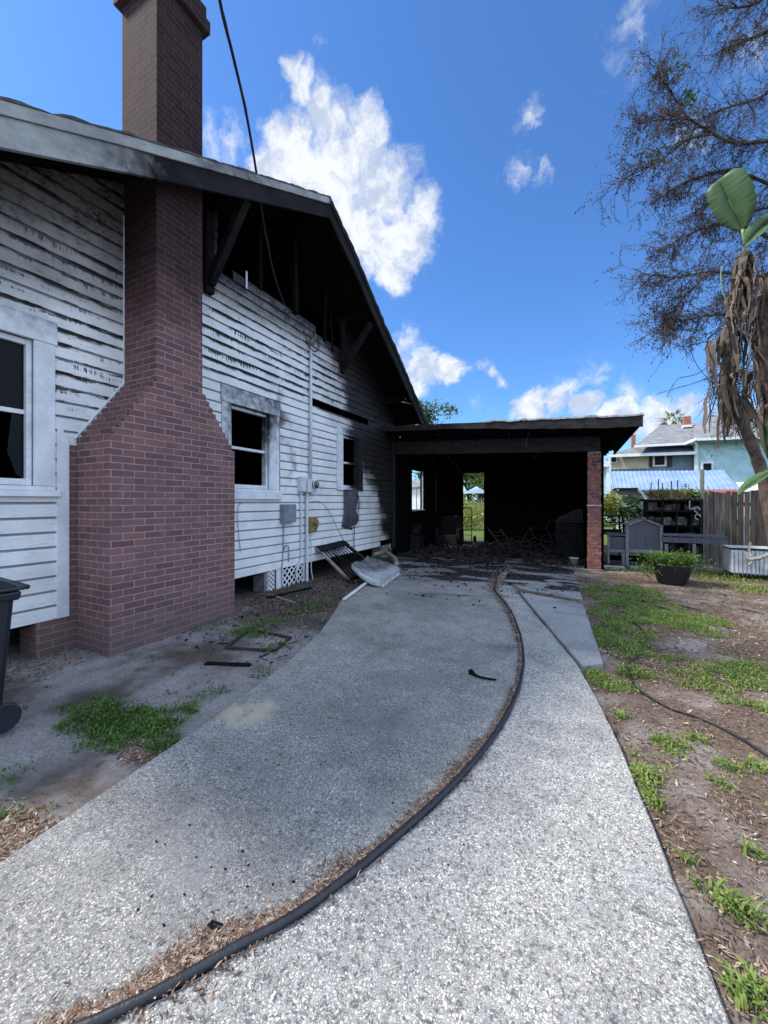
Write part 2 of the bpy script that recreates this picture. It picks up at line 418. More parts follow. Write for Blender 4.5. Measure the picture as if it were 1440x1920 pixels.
o = g.build('ground', mSOIL, smooth=True); o['kind'] = 'structure'

# driveway: main slab, strip right of the joint, plain walk, floor of the carport
def hosept(q): v = pG(*q); return Vector((v.x, v.y, .0))
HOSE = [(60, 1985), (197, 1918), (314, 1860), (440, 1787), (562, 1719), (683, 1626), (800, 1524), (862, 1462), (912, 1403), (950, 1343), (973, 1290), (981, 1240), (974, 1190), (955, 1143), (928, 1108)]
hose = [hosept(q) for q in HOSE]
hose = [Vector((-1.75, -.6, 0)), Vector((-1.5, .1, 0))] + hose
left = [(-2.0, -.9), (-2.04, .2), (-2.088, .712), (-2.144, 1.3), (-2.2, 1.83), (-2.364, 2.776), (-2.58, 3.56), (-2.86, 4.25), (-3.136, 4.86), (-3.3, 5.6), (-3.46, 6.3), (-3.9, 7.3), (-4.35, 8.4), (-4.42, 9.5)]
right = [(.46, -.9), (.42, .4), (.378, 1.4), (.31, 1.98), (.247, 2.5), (.15, 3.12), (0, 3.83), (-.30, 4.75), (-.62, 5.7), (-.9, 6.55), (-1.02, 7.0)]
def slab(name, poly, mat, top=0.0, th=.11, jit=.006):
    pts = []
    n = len(poly)
    for i in range(n):
        a = Vector((*poly[i][:2], 0)); b = Vector((*poly[(i + 1) % n][:2], 0)); k = max(1, int((b - a).length / .06))
        for q in range(k):
            p = a.lerp(b, q / k); pts.append(Vector((p.x + jit * fb(p.x * 9, p.y * 9, 1), p.y + jit * fb(p.x * 9, p.y * 9, 5), top)))
    me = bpy.data.meshes.new(name)
    import bmesh
    bm = bmesh.new(); vs = [bm.verts.new(p) for p in pts]; f = bm.faces.new(vs); f.normal_update()
    if f.normal.z < 0: f.normal_flip()
    r = bmesh.ops.extrude_face_region(bm, geom=[f]); ex = [e for e in r['geom'] if isinstance(e, bmesh.types.BMVert)]
    for v in ex: v.co.z -= th
    for v in vs:                                   # soften the arris
        pass
    bmesh.ops.recalc_face_normals(bm, faces=bm.faces)
    es = [e for e in bm.edges if e.verts[0].co.z > top - .001 and e.verts[1].co.z > top - .001 and len(e.link_faces) == 2 and min(abs(fc.normal.z) for fc in e.link_faces) < .5]
    bmesh.ops.bevel(bm, geom=es, offset=.006, segments=2, affect='EDGES')
    bm.to_mesh(me); bm.free(); me.materials.append(mat)
    ob = link(bpy.data.objects.new(name, me)); ob['kind'] = 'structure'
    return ob
joint = [(p.x, p.y) for p in hose] + [(-1.35, 7.3), (-1.45, 8.6), (-1.4, 9.45)]
jl = [(x - .018, y - .006) for x, y in joint]; jr = [(x + .012, y + .006) for x, y in joint]
slab('driveway', left + jl[::-1], mAGL, 0.0)
slab('driveway_strip', jr[:-3] + [(-1.12, 7.0)] + right[::-1], mAGR, .004)
walkA = [(-1.10, 7.08), (-.88, 6.6), (-.28, 4.78), (.02, 3.85), (.192, 3.98), (.14, 4.7), (.10, 5.6), (.06, 6.2)]
slab('walk', [(.03, 3.86), (.20, 3.99), (.15, 4.8), (.09, 5.72), (.055, 6.25), (-.35, 6.42), (-.86, 6.62), (-.28, 4.80)], mCON, .0)
slab('walk_slab', [(-.84, 6.76), (-.33, 6.56), (.05, 6.42), (.0, 7.6), (-.10, 9.2), (-.13, 9.5), (-1.28, 9.5), (-1.33, 8.6), (-1.22, 7.4), (-1.02, 7.12)], mCON, .002)
slab('carport_floor', [(-4.45, 9.52), (.5, 9.52), (.5, 14.1), (-4.45, 14.1)], mCON, .0)

# black hose in the joint
def smooth(pts, k=6):
    out = []; n = len(pts)
    for i in range(n - 1):
        p0, p1, p2, p3 = pts[max(i - 1, 0)], pts[i], pts[i + 1], pts[min(i + 2, n - 1)]
        for j in range(k):
            u = j / k; out.append(.5 * ((2 * p1) + (-p0 + p2) * u + (2 * p0 - 5 * p1 + 4 * p2 - p3) * u * u + (-p0 + 3 * p1 - 3 * p2 + p3) * u ** 3))
    out.append(pts[-1]); return out
hs = smooth(hose + [Vector((-1.33, 7.2, 0)), Vector((-1.5, 8.3, 0)), Vector((-1.25, 9.0, 0))], 8)
mb = MB(); n = len(hs)
mb.tube([p + Vector((.0, 0, .017)) for p in hs], [.0155 * (1 - .25 * sst(p.y, 1.5, 5)) for p in hs], 12)
tag(mb.build('hose', mHOSE, smooth=True), 'long black rubber hose lying in the curved joint of the driveway', 'hose')
y2 = [(1500, 1440), (1440, 1412), (1380, 1375), (1320, 1345), (1260, 1325), (1215, 1302), (1192, 1285), (1180, 1262), (1180, 1240), (1200, 1222), (1212, 1198), (1203, 1178), (1185, 1163)]
mb = MB(); mb.tube([p + Vector((0, 0, -.012)) for i, p in enumerate(smooth([pG(*q) for q in y2], 5))], .0085, 8)
tag(mb.build('garden_hose', mHOSE, smooth=True), 'thin dark hose winding over the wood chips right of the driveway', 'hose')

# ------------------------------------------------------------------ house
WX = -4.5; RX = -3.70
ROOF = [(.05, 3.69), (1.26, 4.31), (2.15, 4.80), (3.36, 5.44), (4.3, 5.93), (5.36, 6.48), (6.24, 5.99), (6.83, 5.585), (7.3, 5.28), (8.08, 4.82), (8.87, 4.31), (9.9, 3.62)]
def roofz(y): return lerp(ROOF, y)
house = thing('house', 'white clapboard house with a burned gable, brick chimney and blackened eaves, left of the driveway', 'house', (WX, 4, 0))
# --- siding, board by board
WIN = [(.90, 1.76, 1.60, 2.94), (4.02, 4.80, 1.65, 2.87), (7.0, 7.66, 1.75, 2.88)]   # openings y0 y1 z0 z1
CAS = [(.71, 1.92, 1.50, 3.16), (3.86, 5.03, 1.49, 3.11), (6.78, 7.84, 1.71, 3.04)]
def sootf(y, z):
    yy_ = y; rowk = math.floor((z - .33) / .14 + .001)
    y = y + .38 * fb(y * .9 + 4, z * 1.1) + .16 * fb(rowk * 3.7, 2.2) + .10 * fb(y * 5, rowk * 1.9)
    b = lerp([(.3, 9.35), (.8, 9.05), (1.4, 8.75), (2.0, 8.3), (2.6, 7.95), (3.0, 7.55), (3.5, 7.25), (4.0, 6.95), (4.5, 6.6), (5.0, 5.9), (6.5, 5.0)], z)
    s = max(sst(y, b - .8, b + .65) * 1.35, .34 * sst(y, b - 1.7, b - .2))
    s = max(s, .74 * sst(z, 3.35 + .10 * y, 4.75) if y > 3 else .44 * sst(z, 2.9 + .1 * y, 3.6) + .14 * sst(z, 3.8, 4.3))
    if 3 < y < 4.6: s = max(s, 1.1 * sst(z, 4.2 + .35 * max(0, y - 3.7), 4.75 + .35 * max(0, y - 3.7)))
    s = max(s, .62 * math.exp(-((y - 5.14) ** 2 / .02 + (z - 2.85) ** 2 / .25)), .5 * math.exp(-((y - 5.12) ** 2 / .015 + (z - 2.2) ** 2 / .2)))
    s = max(s, .5 * math.exp(-((y - 1.2) ** 2 / .6 + (z - 3.2) ** 2 / .03)))
    s = max(s, .9 * math.exp(-((y - 7.5) ** 2 / .12 + (z - 3.1) ** 2 / .05)))
    s = max(s, .45 * math.exp(-((y - 7.3) ** 2 / .08 + (z - 1.3) ** 2 / .25)))
    return s
def peelf(y, z):
    a = sst(z, 2.1, 2.9) * (1 - .5 * sst(z, 4.0, 4.3)) if y < 3 else sst(z, 3.0, 3.6)
    return min(1, a)
def gable_open(y, z):                                    # burned hole below the ridge
    if not (3.80 < y < 7.0): return False
    low = lerp([(3.8, 4.66), (4.05, 4.72), (4.3, 4.80), (5.9, 4.83), (6.1, 4.70), (6.6, 4.62), (7.0, 4.6)], y)
    return z > low
PR = [(.0, 0), (.020, .0), (.020, .112), (.004, .126), (.004, .14)]
sd = MB(); peel = []
row = 0
zb = .33
seg = .09
while zb < 6.2:
    zc = zb + .07
    runs = []; cur = None
    y = .47
    while y < 9.52:
        ok = zb < max(roofz(y), roofz(y + seg)) - .06
        for a, b_, c, d in CAS:
            if a < y + seg / 2 < b_ and c + .05 < zc < d: ok = False
        if gable_open(y + seg / 2, zc): ok = False
        if abs(zb - 3.27) < .02 and 5.86 < y + seg / 2 < 8.1: ok = False
        if 2.14 < y + seg / 2 < 3.5 and zc < 1.9: ok = False
        if 2.0 < y + seg / 2 < 2.2 and zc < 2.05: ok = False
        if zb < .4 and y > 8.7: ok = False
        if ok: cur = [y, y + seg] if cur is None else [cur[0], y + seg]
        elif cur: runs.append(cur); cur = None
        y += seg
    if cur: runs.append(cur)
    for a, b_ in runs:
        # split long runs into real boards with butt joints
        cuts = [a]; q = a + rnd.uniform(1.5, 4.2)
        while q < b_ - .6: cuts.append(q); q += rnd.uniform(2.2, 4.4)
        cuts.append(b_)
        for c0, c1 in zip(cuts, cuts[1:]):
            dx = rnd.uniform(-.0015, .002); c1 -= .002
            burnt = sootf((c0 + c1) / 2, zc)
            k = max(1, int((c1 - c0) / seg)); prev = None
            for i in range(k + 1):
                yy = c0 + (c1 - c0) * i / k; s = sootf(yy, zc); warp = .012 * s * fb(yy * 3, zb * 9) + .004 * fb(yy * 1.1, zb * 5)
                top = min(zb + .14, roofz(yy) - .05)
                ids = []
                for xo, zo in PR:
                    zz = min(zb + zo, max(top, zb - .2)) + .004 * s * fb(yy * 7, zb * 3)
                    ids.append(sd.vert((WX + xo + dx + (warp if xo > .01 else warp * .5), yy, zz), sootf(yy, zb + zo))); peel.append(peelf(yy, zb + zo))
                if prev:
                    for u in range(len(PR) - 1): sd.face((prev[u], ids[u], ids[u + 1], prev[u + 1]))
                prev = ids
    zb = round(zb + .14, 4); row += 1
so = sd.build('siding', mSID, house)
at = so.data.attributes.new('peel', 'FLOAT', 'POINT'); at.data.foreach_set('value', peel)
# --- the shell behind: sheathing, interior, far walls
sh = MB()
def panel(m_, y0, y1, z0, z1, x=WX - .02, th=.08):
    m_.box((x - th, y0, z0), (x, y1, z1))
ycuts = [-3.4, .55, 1.76, 4.02, 4.80, 7.0, 7.66, 9.5]
panel(sh, .5, .90, .33, 3.2); panel(sh, .91, 1.75, .33, 1.6); panel(sh, .91, 1.75, 2.94, 3.2); panel(sh, 1.76, 4.02, .33, 3.2)
panel(sh, 4.03, 4.79, .33, 1.65); panel(sh, 4.03, 4.79, 2.87, 3.2); panel(sh, 4.80, 7.0, .33, 3.2); panel(sh, 7.01, 7.65, .33, 1.75); panel(sh, 7.01, 7.65, 2.88, 3.2); panel(sh, 7.66, 9.5, .33, 3.2)
for i in range(26):                                      # studs seen through the missing board and behind the gable
    y = .6 + i * .46
    if y < 9.4: sh.box((WX - .12, y, 3.2), (WX - .03, y + .05, max(3.25, min(roofz(y), 4.8) - .1)))
sh.box((-13.0, .5, .0), (-12.9, 9.5, 4.6)); sh.box((-12.9, .5, 0), (WX - .1, .6, 3.8)); sh.box((-12.9, 9.42, .0), (WX - .1, 9.5, 3.6))
sh.box((-12.9, .6, .28), (WX - .1, 9.42, .34)); sh.box((-12.9, .6, 3.17), (WX - .15, 9.42, 3.22))
sh.box((-8.0, 1.9, .35), (-7.9, 9.4, 3.15)); sh.box((-7.9, 3.0, .35), (-4.62, 3.1, 3.15)); sh.box((-7.9, 6.2, .35), (-4.62, 6.3, 3.15))
sh.box((-6.9, 3.9, 3.2), (-6.8, 7.2, 5.4))
sh.build('framing', mBLACK, house)
# --- corner boards and skirt
tr = MB(); tr.box((WX + .002, 1.935, .33), (WX + .034, 2.035, 2.10)); tr.box((WX + .002, 1.94, 2.10), (WX + .033, 1.99, 2.15)); tr.build('corner_board', mTRIM, house, bevel=.003)
tr = MB(soot=.9); tr.box((WX - .06, 9.50, .20), (WX + .05, 9.60, 3.3)); tr.build('corner_board', M('scorched_trim', (.12, .11, .11), (.05, .045, .045), 5), house, bevel=.004)
# --- windows
def window(i, rail, sooty, glass=None):
    y0, y1, z0, z1 = WIN[i]; c0, c1, d0, d1 = CAS[i]
    fr = MB()
    def bx(a, b, jit=0): fr.box(a, b, jit=jit)
    n0 = len(fr.v)
    bx((WX, c0, z0), (WX + .036, y0, z1)); bx((WX, y1, z0), (WX + .036, c1, z1))
    bx((WX, c0 - .015, z1 + .002), (WX + .042, c1 + .015, d1)); bx((WX, c0 - .03, d0 + .0), (WX + .075, c1 + .03, z0 - .045))
    bx((WX, c0, z0 - .043), (WX + .04, c1, z0 - .003))
    for k in range(n0, len(fr.v)):
        x, y, z = fr.v[k]; fr.soot[k] = sooty(y, z)
    f = fr.build('window', mTRIM, house, bevel=.003)
    s = MB()
    t = .045
    s.box((WX - .09, y0 + .003, z0), (WX - .005, y0 + t, z1 - .003)); s.box((WX - .09, y1 - t, z0), (WX - .005, y1 - .003, z1 - .003))
    s.box((WX - .085, y0 + t, z1 - .055), (WX - .01, y1 - t, z1 - .004)); s.box((WX - .085, y0 + t, z0 + .002), (WX - .01, y1 - t, z0 + .06))
    s.box((WX - .07, y0 + t, rail - .02), (WX - .03, y1 - t, rail + .02))
    for k in range(len(s.v)):
        x, y, z = s.v[k]; s.soot[k] = min(1, sooty(y, z) + .12)
    s.build('sash', mTRIM, f, bevel=.002)
    # shards left in the sash
    gl = MB()
    if glass:
        for tri in glass: gl.prism([(WX - .05, a, b) for a, b in tri], (-.004, 0, 0))
        gl.build('pane', mGLASS, f)
    return f
window(0, 2.27, lambda y, z: .10 + .35 * sst(z, 2.8, 3.2), [[(.95, 2.29), (1.72, 2.29), (1.72, 2.9), (.95, 2.9)], [(1.72, 1.66), (1.72, 2.26), (1.63, 2.26), (1.60, 1.9), (1.66, 1.70)], [(.95, 1.66), (1.5, 1.66), (1.3, 1.72), (1.1, 1.8), (.95, 1.78)]])
window(1, 2.25, lambda y, z: .10 + .55 * sst(z, 2.82, 2.9) * (.4 + abs(math.sin(y * 5))) + .35 * sst(y, 4.7, 4.85) * sst(z, 2.2, 2.9) * .6)
window(2, 2.3, lambda y, z: sst(y, 7.05, 7.5) * 1.0 + .25 * sst(z, 2.7, 2.95))
# sooted muntin splinters over the far window
# --- roof
def rake_pts(off, x): return [(x, y, z + off) for y, z in ROOF]
rf = MB(); NX = 10
fine = [ROOF[0][0] + (ROOF[-1][0] - ROOF[0][0]) * i / 150 for i in range(151)]
fine = sorted(set([round(v, 3) for v in fine] + [p[0] for p in ROOF]))
def strip(mb_, x0, x1, top, bot, jx=0.0, jz=0.0, sfun=None):
    prev = None
    for y in fine:
        z = roofz(y); a = jx * fb(y * 6, 1.0) if jx else 0; zz = jz * fb(y * 5, 7.0) if jz else 0
        s = sfun(y) if sfun else 0
        ids = [mb_.vert((x1 + a, y, z + top + zz), s), mb_.vert((x1 + a, y, z + bot), s), mb_.vert((x0, y, z + bot), s), mb_.vert((x0, y, z + top), s)]
        if prev:
            for u in range(4): mb_.face((prev[u], ids[u], ids[(u + 1) % 4], prev[(u + 1) % 4]))
        else: mb_.face(ids)
        prev = ids
    mb_.face(prev[::-1])
strip(rf, -13.1, RX + .035, .018, .0, .022, .022)
roof = rf.build('roof', M('roof_shingle', (.10, .095, .095), (.05, .048, .05), 8, .95, .8, 40, soot=False), house)
dk = MB(); strip(dk, -13.1, RX - .03, -.003, -.055); dk.build('roof_deck', mCHARP, house)
rs = lambda y: lerp([(0, .0), (1.4, .08), (2.1, .45), (2.7, .9), (3.6, 1.0), (5.2, .9), (5.4, 1.1), (10, 1.1)], y)
fa = MB(); strip(fa, RX - .03, RX + .012, -.105, -.33, 0, 0, rs); fa.build('fascia', mFASC, house, bevel=.003)
rs2 = lambda y: lerp([(0, .0), (2.2, .08), (3.0, .42), (3.6, .45), (4.3, .25), (5.3, .28), (5.45, 1.1), (10, 1.1)], y)
fa = MB(); strip(fa, RX - .03, RX + .03, -.002, -.103, .006, .0, rs2); fa.build('rake_trim', mFASC, house, bevel=.003)
# tail rafters and lookouts under the overhang
for y in (-1.5, 1.1, 3.35, 5.36, 7.15, 9.1):
    pass
for y in (.6, 3.62, 5.36, 7.02, 9.05):
    z = roofz(y) - .075; lk = MB()
    lk.box((-4.9, y - .045, z - .15), (RX - .035, y + .045, z - .0))
    lk.build('lookout', mCHARP, house, bevel=.004)
def brace(y, zlow, rise, w=.10):
    b = MB(); top = roofz(y) - .235
    b.box((WX + .022, y - w / 2, zlow), (WX + .10, y + w / 2, top - .005))
    b.build('knee_brace', mCHAR, house, bevel=.006)
    d = MB(); d.obox((WX + .09, y, zlow + .12), (RX - .07, y, zlow + rise), w * .9, .10, (0, 1, 0)); d.build('knee_brace', mCHAR, house, bevel=.006)
brace(3.62, 4.25, 1.02, .13); brace(6.95, 4.16, .92, .11)
b = MB(); b.obox((WX + .05, 5.42, 4.75), (WX + .06, 5.36, 6.1), .09, .09); b.build('gable_stud', mCHARP, house, bevel=.006)
b = MB(); b.obox((WX + .0, 4.62, 4.8), (WX + .0, 4.60, 5.9), .07, .07); b.build('gable_stud', mCHARP, house, bevel=.006)
b = MB(); b.obox((WX + .04, 6.3, 4.6), (WX + .05, 6.34, 5.6), .05, .05); b.obox((WX + .04, 6.6, 4.5), (WX + .05, 6.5, 5.2), .03, .03); b.build('gable_stud', mCHARP, house)
b = MB(soot=.2); b.obox((RX - .25, 8.9, 3.95), (RX - .02, 9.35, 3.93), .03, .015); b.obox((RX - .18, 9.05, 3.94), (RX - .2, 9.0, 4.05), .02, .015); b.build('splinter', mTRIM, house)
b = MB(soot=.15); b.box((WX + .022, 4.30, 4.66), (WX + .036, 4.33, 4.92)); b.build('splinter', mTRIM, house)
# --- crawl space piers and lattice
pr = MB()
pr.box((WX - .25, 4.72, -.1), (WX + .0, 4.95, .32)); pr.build('pier', M('pier_block', (.22, .22, .23), (.13, .13, .135), 8), house, bevel=.008)
pr = MB(); pr.box((WX - .3, 8.9, -.1), (WX - .02, 9.3, .32)); pr.build('pier', M('pier_block_pale', (.24, .23, .21), (.13, .12, .11), 8), house, bevel=.008)
la = MB()
la.box((WX + .0, 4.98, -.06), (WX + .02, 5.13, .325)); la.box((WX - .0, 5.68, -.06), (WX + .022, 5.72, .325))
for k in range(-3, 8):
    for sgn in (1, -1):
        a = Vector((WX + .004 + (.008 if sgn > 0 else 0), 5.13 + k * .12, -.04)); b_ = a + Vector((0, .36 * sgn, .36))
        # clip to the panel
        t0, t1 = 0.0, 1.0; ya, yb = a.y, b_.y
        lo, hi = 5.13, 5.68
        if ya == yb: continue
        u0, u1 = sorted(((lo - ya) / (yb - ya), (hi - ya) / (yb - ya))); t0 = max(t0, u0); t1 = min(t1, u1)
        if t1 - t0 > .05: la.obox(a.lerp(b_, t0), a.lerp(b_, t1), .022, .007, (1, 0, 0))
la.build('lattice', mTRIM, house)
la = MB()
for k in range(6):
    a = Vector((WX + .004, 4.78 + .0, -.05 + k * .075)); la.obox(a, a + Vector((0, .16, .13)), .02, .007, (1, 0, 0)); la.obox(a + Vector((.008, 0, .13)), a + Vector((.008, .16, 0)), .02, .007, (1, 0, 0))
la.build('lattice', mTRIM, house)

# --- chimney (part of the house)
CX = -3.92; CY0, CY1 = 2.10, 3.585; SY0, SY1 = 2.56, 3.11; CZ = 6.92
rowh = .0675
ch = MB()
def bw_face(a, b_, z0, z1, y0u, x=None):
    pass
def quadYZ(x, y0, y1, z0, z1): ch.poly([(x, y0, z0), (x, y1, z0), (x, y1, z1), (x, y0, z1)], [(y0, z0), (y1, z0), (y1, z1), (y0, z1)])
def quadXZ(y, x0, x1, z0, z1, flip=False):
    pts = [(x0, y, z0), (x1, y, z0), (x1, y, z1), (x0, y, z1)]; uv = [(x0 - CX + y, z0), (x1 - CX + y, z0), (x1 - CX + y, z1), (x0 - CX + y, z1)]
    if flip: pts = pts[::-1]; uv = uv[::-1]
    ch.poly(pts, uv)
courses = 31; zS = rowh * courses      # 2.09
quadYZ(CX, CY0, CY1, -.1, zS); quadXZ(CY0, WX - .1, CX, -.1, zS); quadXZ(CY1, WX - .1, CX, -.1, zS, True)
ns = 10
ya, yb = CY0, CY1
for i in range(ns):
    z0 = zS + i * rowh; z1 = z0 + rowh
    na = CY0 + (SY0 - CY0) * (i + 1) / ns; nb = CY1 - (CY1 - SY1) * (i + 1) / ns
    ch.poly([(WX - .1, ya, z0), (CX, ya, z0), (CX, na, z0 + .012), (WX - .1, na, z0 + .012)], [(ya, z0), (ya + .5, z0), (ya + .5, z0 + .06), (ya, z0 + .06)])
    ch.poly([(WX - .1, nb, z0 + .012), (CX, nb, z0 + .012), (CX, yb, z0), (WX - .1, yb, z0)], [(yb, z0), (yb + .5, z0), (yb + .5, z0 + .06), (yb, z0 + .06)])
    quadYZ(CX, na, nb, z0, z1); quadXZ(na, WX - .1, CX, z0 + .012, z1); quadXZ(nb, WX - .1, CX, z0 + .012, z1, True)
    ya, yb = na, nb
zT = zS + ns * rowh
BX = WX - .02
for k in range(14):
    z0 = zT + (CZ - zT) * k / 14; z1 = zT + (CZ - zT) * (k + 1) / 14
    quadYZ(CX, SY0, SY1, z0, z1); quadXZ(SY0, BX, CX, z0, z1); quadXZ(SY1, BX, CX, z0, z1, True)
    ch.poly([(BX, SY1, z0), (BX, SY0, z0), (BX, SY0, z1), (BX, SY1, z1)], [(0, z0), (.5, z0), (.5, z1), (0, z1)])
chim = ch.build('chimney', mBRK, house)
cp = MB()
def ring(mb_, x0, x1, y0, y1, z0, z1):
    for pts, uvw in (([(x1, y0, z0), (x1, y1, z0), (x1, y1, z1), (x1, y0, z1)], y1 - y0), ([(x0, y0, z0), (x1, y0, z0), (x1, y0, z1), (x0, y0, z1)], x1 - x0), ([(x1, y1, z0), (x0, y1, z0), (x0, y1, z1), (x1, y1, z1)], x1 - x0), ([(x0, y1, z0), (x0, y0, z0), (x0, y0, z1), (x0, y1, z1)], y1 - y0)):
        mb_.poly(pts, [(0, z0), (uvw, z0), (uvw, z1), (0, z1)])
    mb_.poly([(x0, y1, z0), (x1, y1, z0), (x1, y0, z0), (x0, y0, z0)], [(0, 0)] * 4); mb_.poly([(x0, y0, z1), (x1, y0, z1), (x1, y1, z1), (x0, y1, z1)], [(0, 0)] * 4)
ring(cp, BX - .06, CX + .06, SY0 - .06, SY1 + .06, CZ, CZ + .14); ring(cp, BX - .03, CX + .03, SY0 - .03, SY1 + .03, CZ + .141, CZ + .3)
cp.build('cap', mBRK, chim)
fl = MB()
prev = None
for i in range(9):
    y = SY0 - .0 + (SY1 - SY0 + .02) * i / 8; z = roofz(y)
    ids = [fl.vert((CX + .004, y, z + .01)), fl.vert((CX + .008, y, z + .065)), fl.vert((CX + .004, y, z + .065))]
    if prev: fl.face((prev[0], ids[0], ids[1], prev[1])); fl.face((prev[1], ids[1], ids[2], prev[2]))
    prev = ids
fl.build('flashing', mDRIP, chim)
ft = MB()
def brickface(mb_, x, y0, y1, z0, z1): mb_.poly([(x, y0, z0), (x, y1, z0), (x, y1, z1), (x, y0, z1)], [(y0, z0), (y1, z0), (y1, z1), (y0, z1)])
brickface(ft, WX + .012, 2.03, 2.14, -.1, 2.09); brickface(ft, WX + .010, 1.78, 2.031, -.1, .33)
ft.poly([(WX - .3, 1.78, -.1), (WX + .01, 1.78, -.1), (WX + .01, 1.78, .33), (WX - .3, 1.78, .33)], [(0, -.1), (.3, -.1), (.3, .33), (0, .33)])
ft.build('footing', mBRK, chim)
# caulk smeared along the chimney's edge
ck = MB()
pts = [Vector((WX + .022, SY0 - .008 + .006 * fb(z * 20, 3), z)) for z in [2.75 + .05 * i for i in range(38)]]
ck.tube(pts, [.007 + .006 * abs(fb(p.z * 30, 1)) for p in pts], 5)
pts = [Vector((WX + .022, CY0 + (SY0 - CY0) * u - .012 + .012 * fb(u * 30, 3), 2.08 + .67 * u)) for u in [i / 24 for i in range(25)]]
ck.tube(pts, [.010 + .010 * abs(fb(p.z * 30, 1)) for p in pts], 5)
ck.build('caulk', mTRIM, chim)

# ------------------------------------------------------------------ things on the wall
def on(y, z, x=0.0): return Vector((WX + .02 + x, y, z))
mast = thing('service_mast', 'white conduit mast with a looped weatherhead rising up the clapboard wall', 'conduit', tuple(on(5.83, 0)))
m_ = MB(); m_.tube([on(5.83, 1.85, .05), on(5.835, 3.2, .05), on(5.84, 4.33, .05)], .026, 10); m_.build('pipe', mPVC, mast, True)
m_ = MB(); m_.tube([on(5.84, 4.32, .05), on(5.84, 4.40, .06), on(5.85, 4.44, .11)], [.032, .045, .05], 10); m_.build('weatherhead', M('weathered_cap', (.2, .2, .2)), mast, True)
m_ = MB()
for k in range(5):
    a = .03 + .018 * k; m_.tube(smooth([on(5.85, 4.40, .12), on(5.85 + a * .7, 4.42 + a, .14), on(5.95 + a * .5, 4.36, .12), on(5.85, 4.24 - a * .3, .12), on(5.68 - a * .5, 4.30, .13), on(5.55 - a * .5, 4.45 + a, .14)], 5), .0045, 5)
m_.build('wire_loop', M('old_wire', (.10, .095, .09), (.05, .05, .05)), mast, True)
def box_thing(name, label, cat, y0, y1, z0, z1, d, mat, extra=None, bev=.006, grp=None):
    t_ = thing(name, label, cat, tuple(on((y0 + y1) / 2, z0))); b = MB(); b.box((WX + .021, y0, z0), (WX + .021 + d, y1, z1)); b.build('casing', mat, t_, bevel=bev)
    b = MB(); b.box((WX + .021 + d, y0 + .008, z0 + .012), (WX + .029 + d, y1 - .008, z1 - .006)); b.build('cover', mat, t_, bevel=.003)
    return t_
me_ = box_thing('electric_meter', 'white meter cabinet with a round glass dial at the foot of the mast', 'meter', 5.66, 5.93, 1.62, 1.86, .12, mPVC)
b = MB(); c = on(5.84, 1.765, .135)
prof = [(.078, 0), (.078, .02), (.062, .024), (.060, .06), (.035, .075), (.0, .076)]
rings = [[b.vert(c + Vector((z, r * math.cos(2 * math.pi * j / 20), r * math.sin(2 * math.pi * j / 20)))) for j in range(20)] for r, z in prof]
for A, B in zip(rings, rings[1:]):
    for j in range(20): b.face((A[j], A[(j + 1) % 20], B[(j + 1) % 20], B[j]))
mDIAL, td_, bd_ = newmat('meter_glass', .15, .6); bd_.inputs['Base Color'].default_value = (.05, .06, .06, 1)
b.build('dial', mDIAL, me_, True)
b = MB(); b.tube([c + Vector((.024, .074 * math.cos(a), .074 * math.sin(a))) for a in [2 * math.pi * j / 20 for j in range(21)]], .009, 6); b.build('dial_ring', mPVC, me_, True)
b = MB(); b.tube([c + Vector((.078, -.025, .03)), c + Vector((.078, .028, -.03))], .006, 5); b.build('pointer', mPVC, me_)
jb = box_thing('fuse_box', 'narrow white fuse box to the left of the round electric meter', 'fuse box', 5.50, 5.64, 1.63, 1.90, .10, mPVC)
gb = box_thing('junction_box', 'grey metal telephone box below and left of the electric meter', 'junction box', 5.05, 5.36, 1.10, 1.41, .10, mMET)
yb_ = box_thing('gas_regulator', 'corroded yellow metal control box right of the white conduits', 'control box', 5.76, 5.97, .90, 1.17, .09, mRUST)
b = MB(); b.tube([on(5.93, 1.15, .1), on(5.95, 1.05, .13), on(5.93, .97, .11), on(5.9, .94, .1)], .022, 8); b.tube([on(5.86, 1.06, .09), on(5.86, 1.06, .16)], .034, 12); b.build('valve', mRUST, yb_, True)
def cable(name, label, cat, pts, r, mat, n=6):
    m__ = MB(); m__.tube(smooth([Vector(p) for p in pts], 5), r, n); return tag(m__.build(name, mat, smooth=True), label, cat)
cable('conduit', 'white pipe running from the fuse box down to the lattice', 'conduit', [on(5.56, 1.64, .04), on(5.57, 1.2, .04), on(5.58, .9, .035), on(5.58, .5, .035), on(5.57, .42, .04), on(5.45, .28, .04), on(5.45, .05, .04)], .017, mPVC, 8)
cable('conduit', 'thick white pipe running from the round meter down into the ground', 'conduit', [on(5.72, 1.63, .05), on(5.72, 1.0, .05), on(5.72, .5, .05), on(5.72, -.05, .05)], .026, mPVC, 8)
cable('wire', 'grey wire hanging from the grey box down past the white skirting', 'wire', [on(5.12, 1.11, .03), on(5.12, .8, .02), on(5.11, .5, .02), on(5.08, .3, .02), on(5.08, -.03, .03)], .008, mMET)
cable('wire', 'short looped wire stub beside the grey box wire', 'wire', [on(5.13, .62, .02), on(5.16, .70, .03), on(5.24, .68, .03), on(5.26, .5, .02), on(5.25, .42, .02)], .009, mMET)
cable('wire', 'thin dark wire curving down the clapboards right of the brick chimney', 'wire', [on(4.25, 1.44, .008), on(4.18, 1.41, .01), on(4.14, 1.3, .01), on(4.16, 1.0, .01), on(4.19, .8, .01), on(4.2, .70, .01)], .0045, mMET)
cable('wire', 'thin wire sagging across the clapboards from the meter towards the leaning panel', 'wire', [on(5.9, 1.45, .01), on(6.15, 1.46, .01), on(6.45, 1.28, .01), on(6.75, .95, .01), on(7.0, .66, .01)], .0045, mMET)
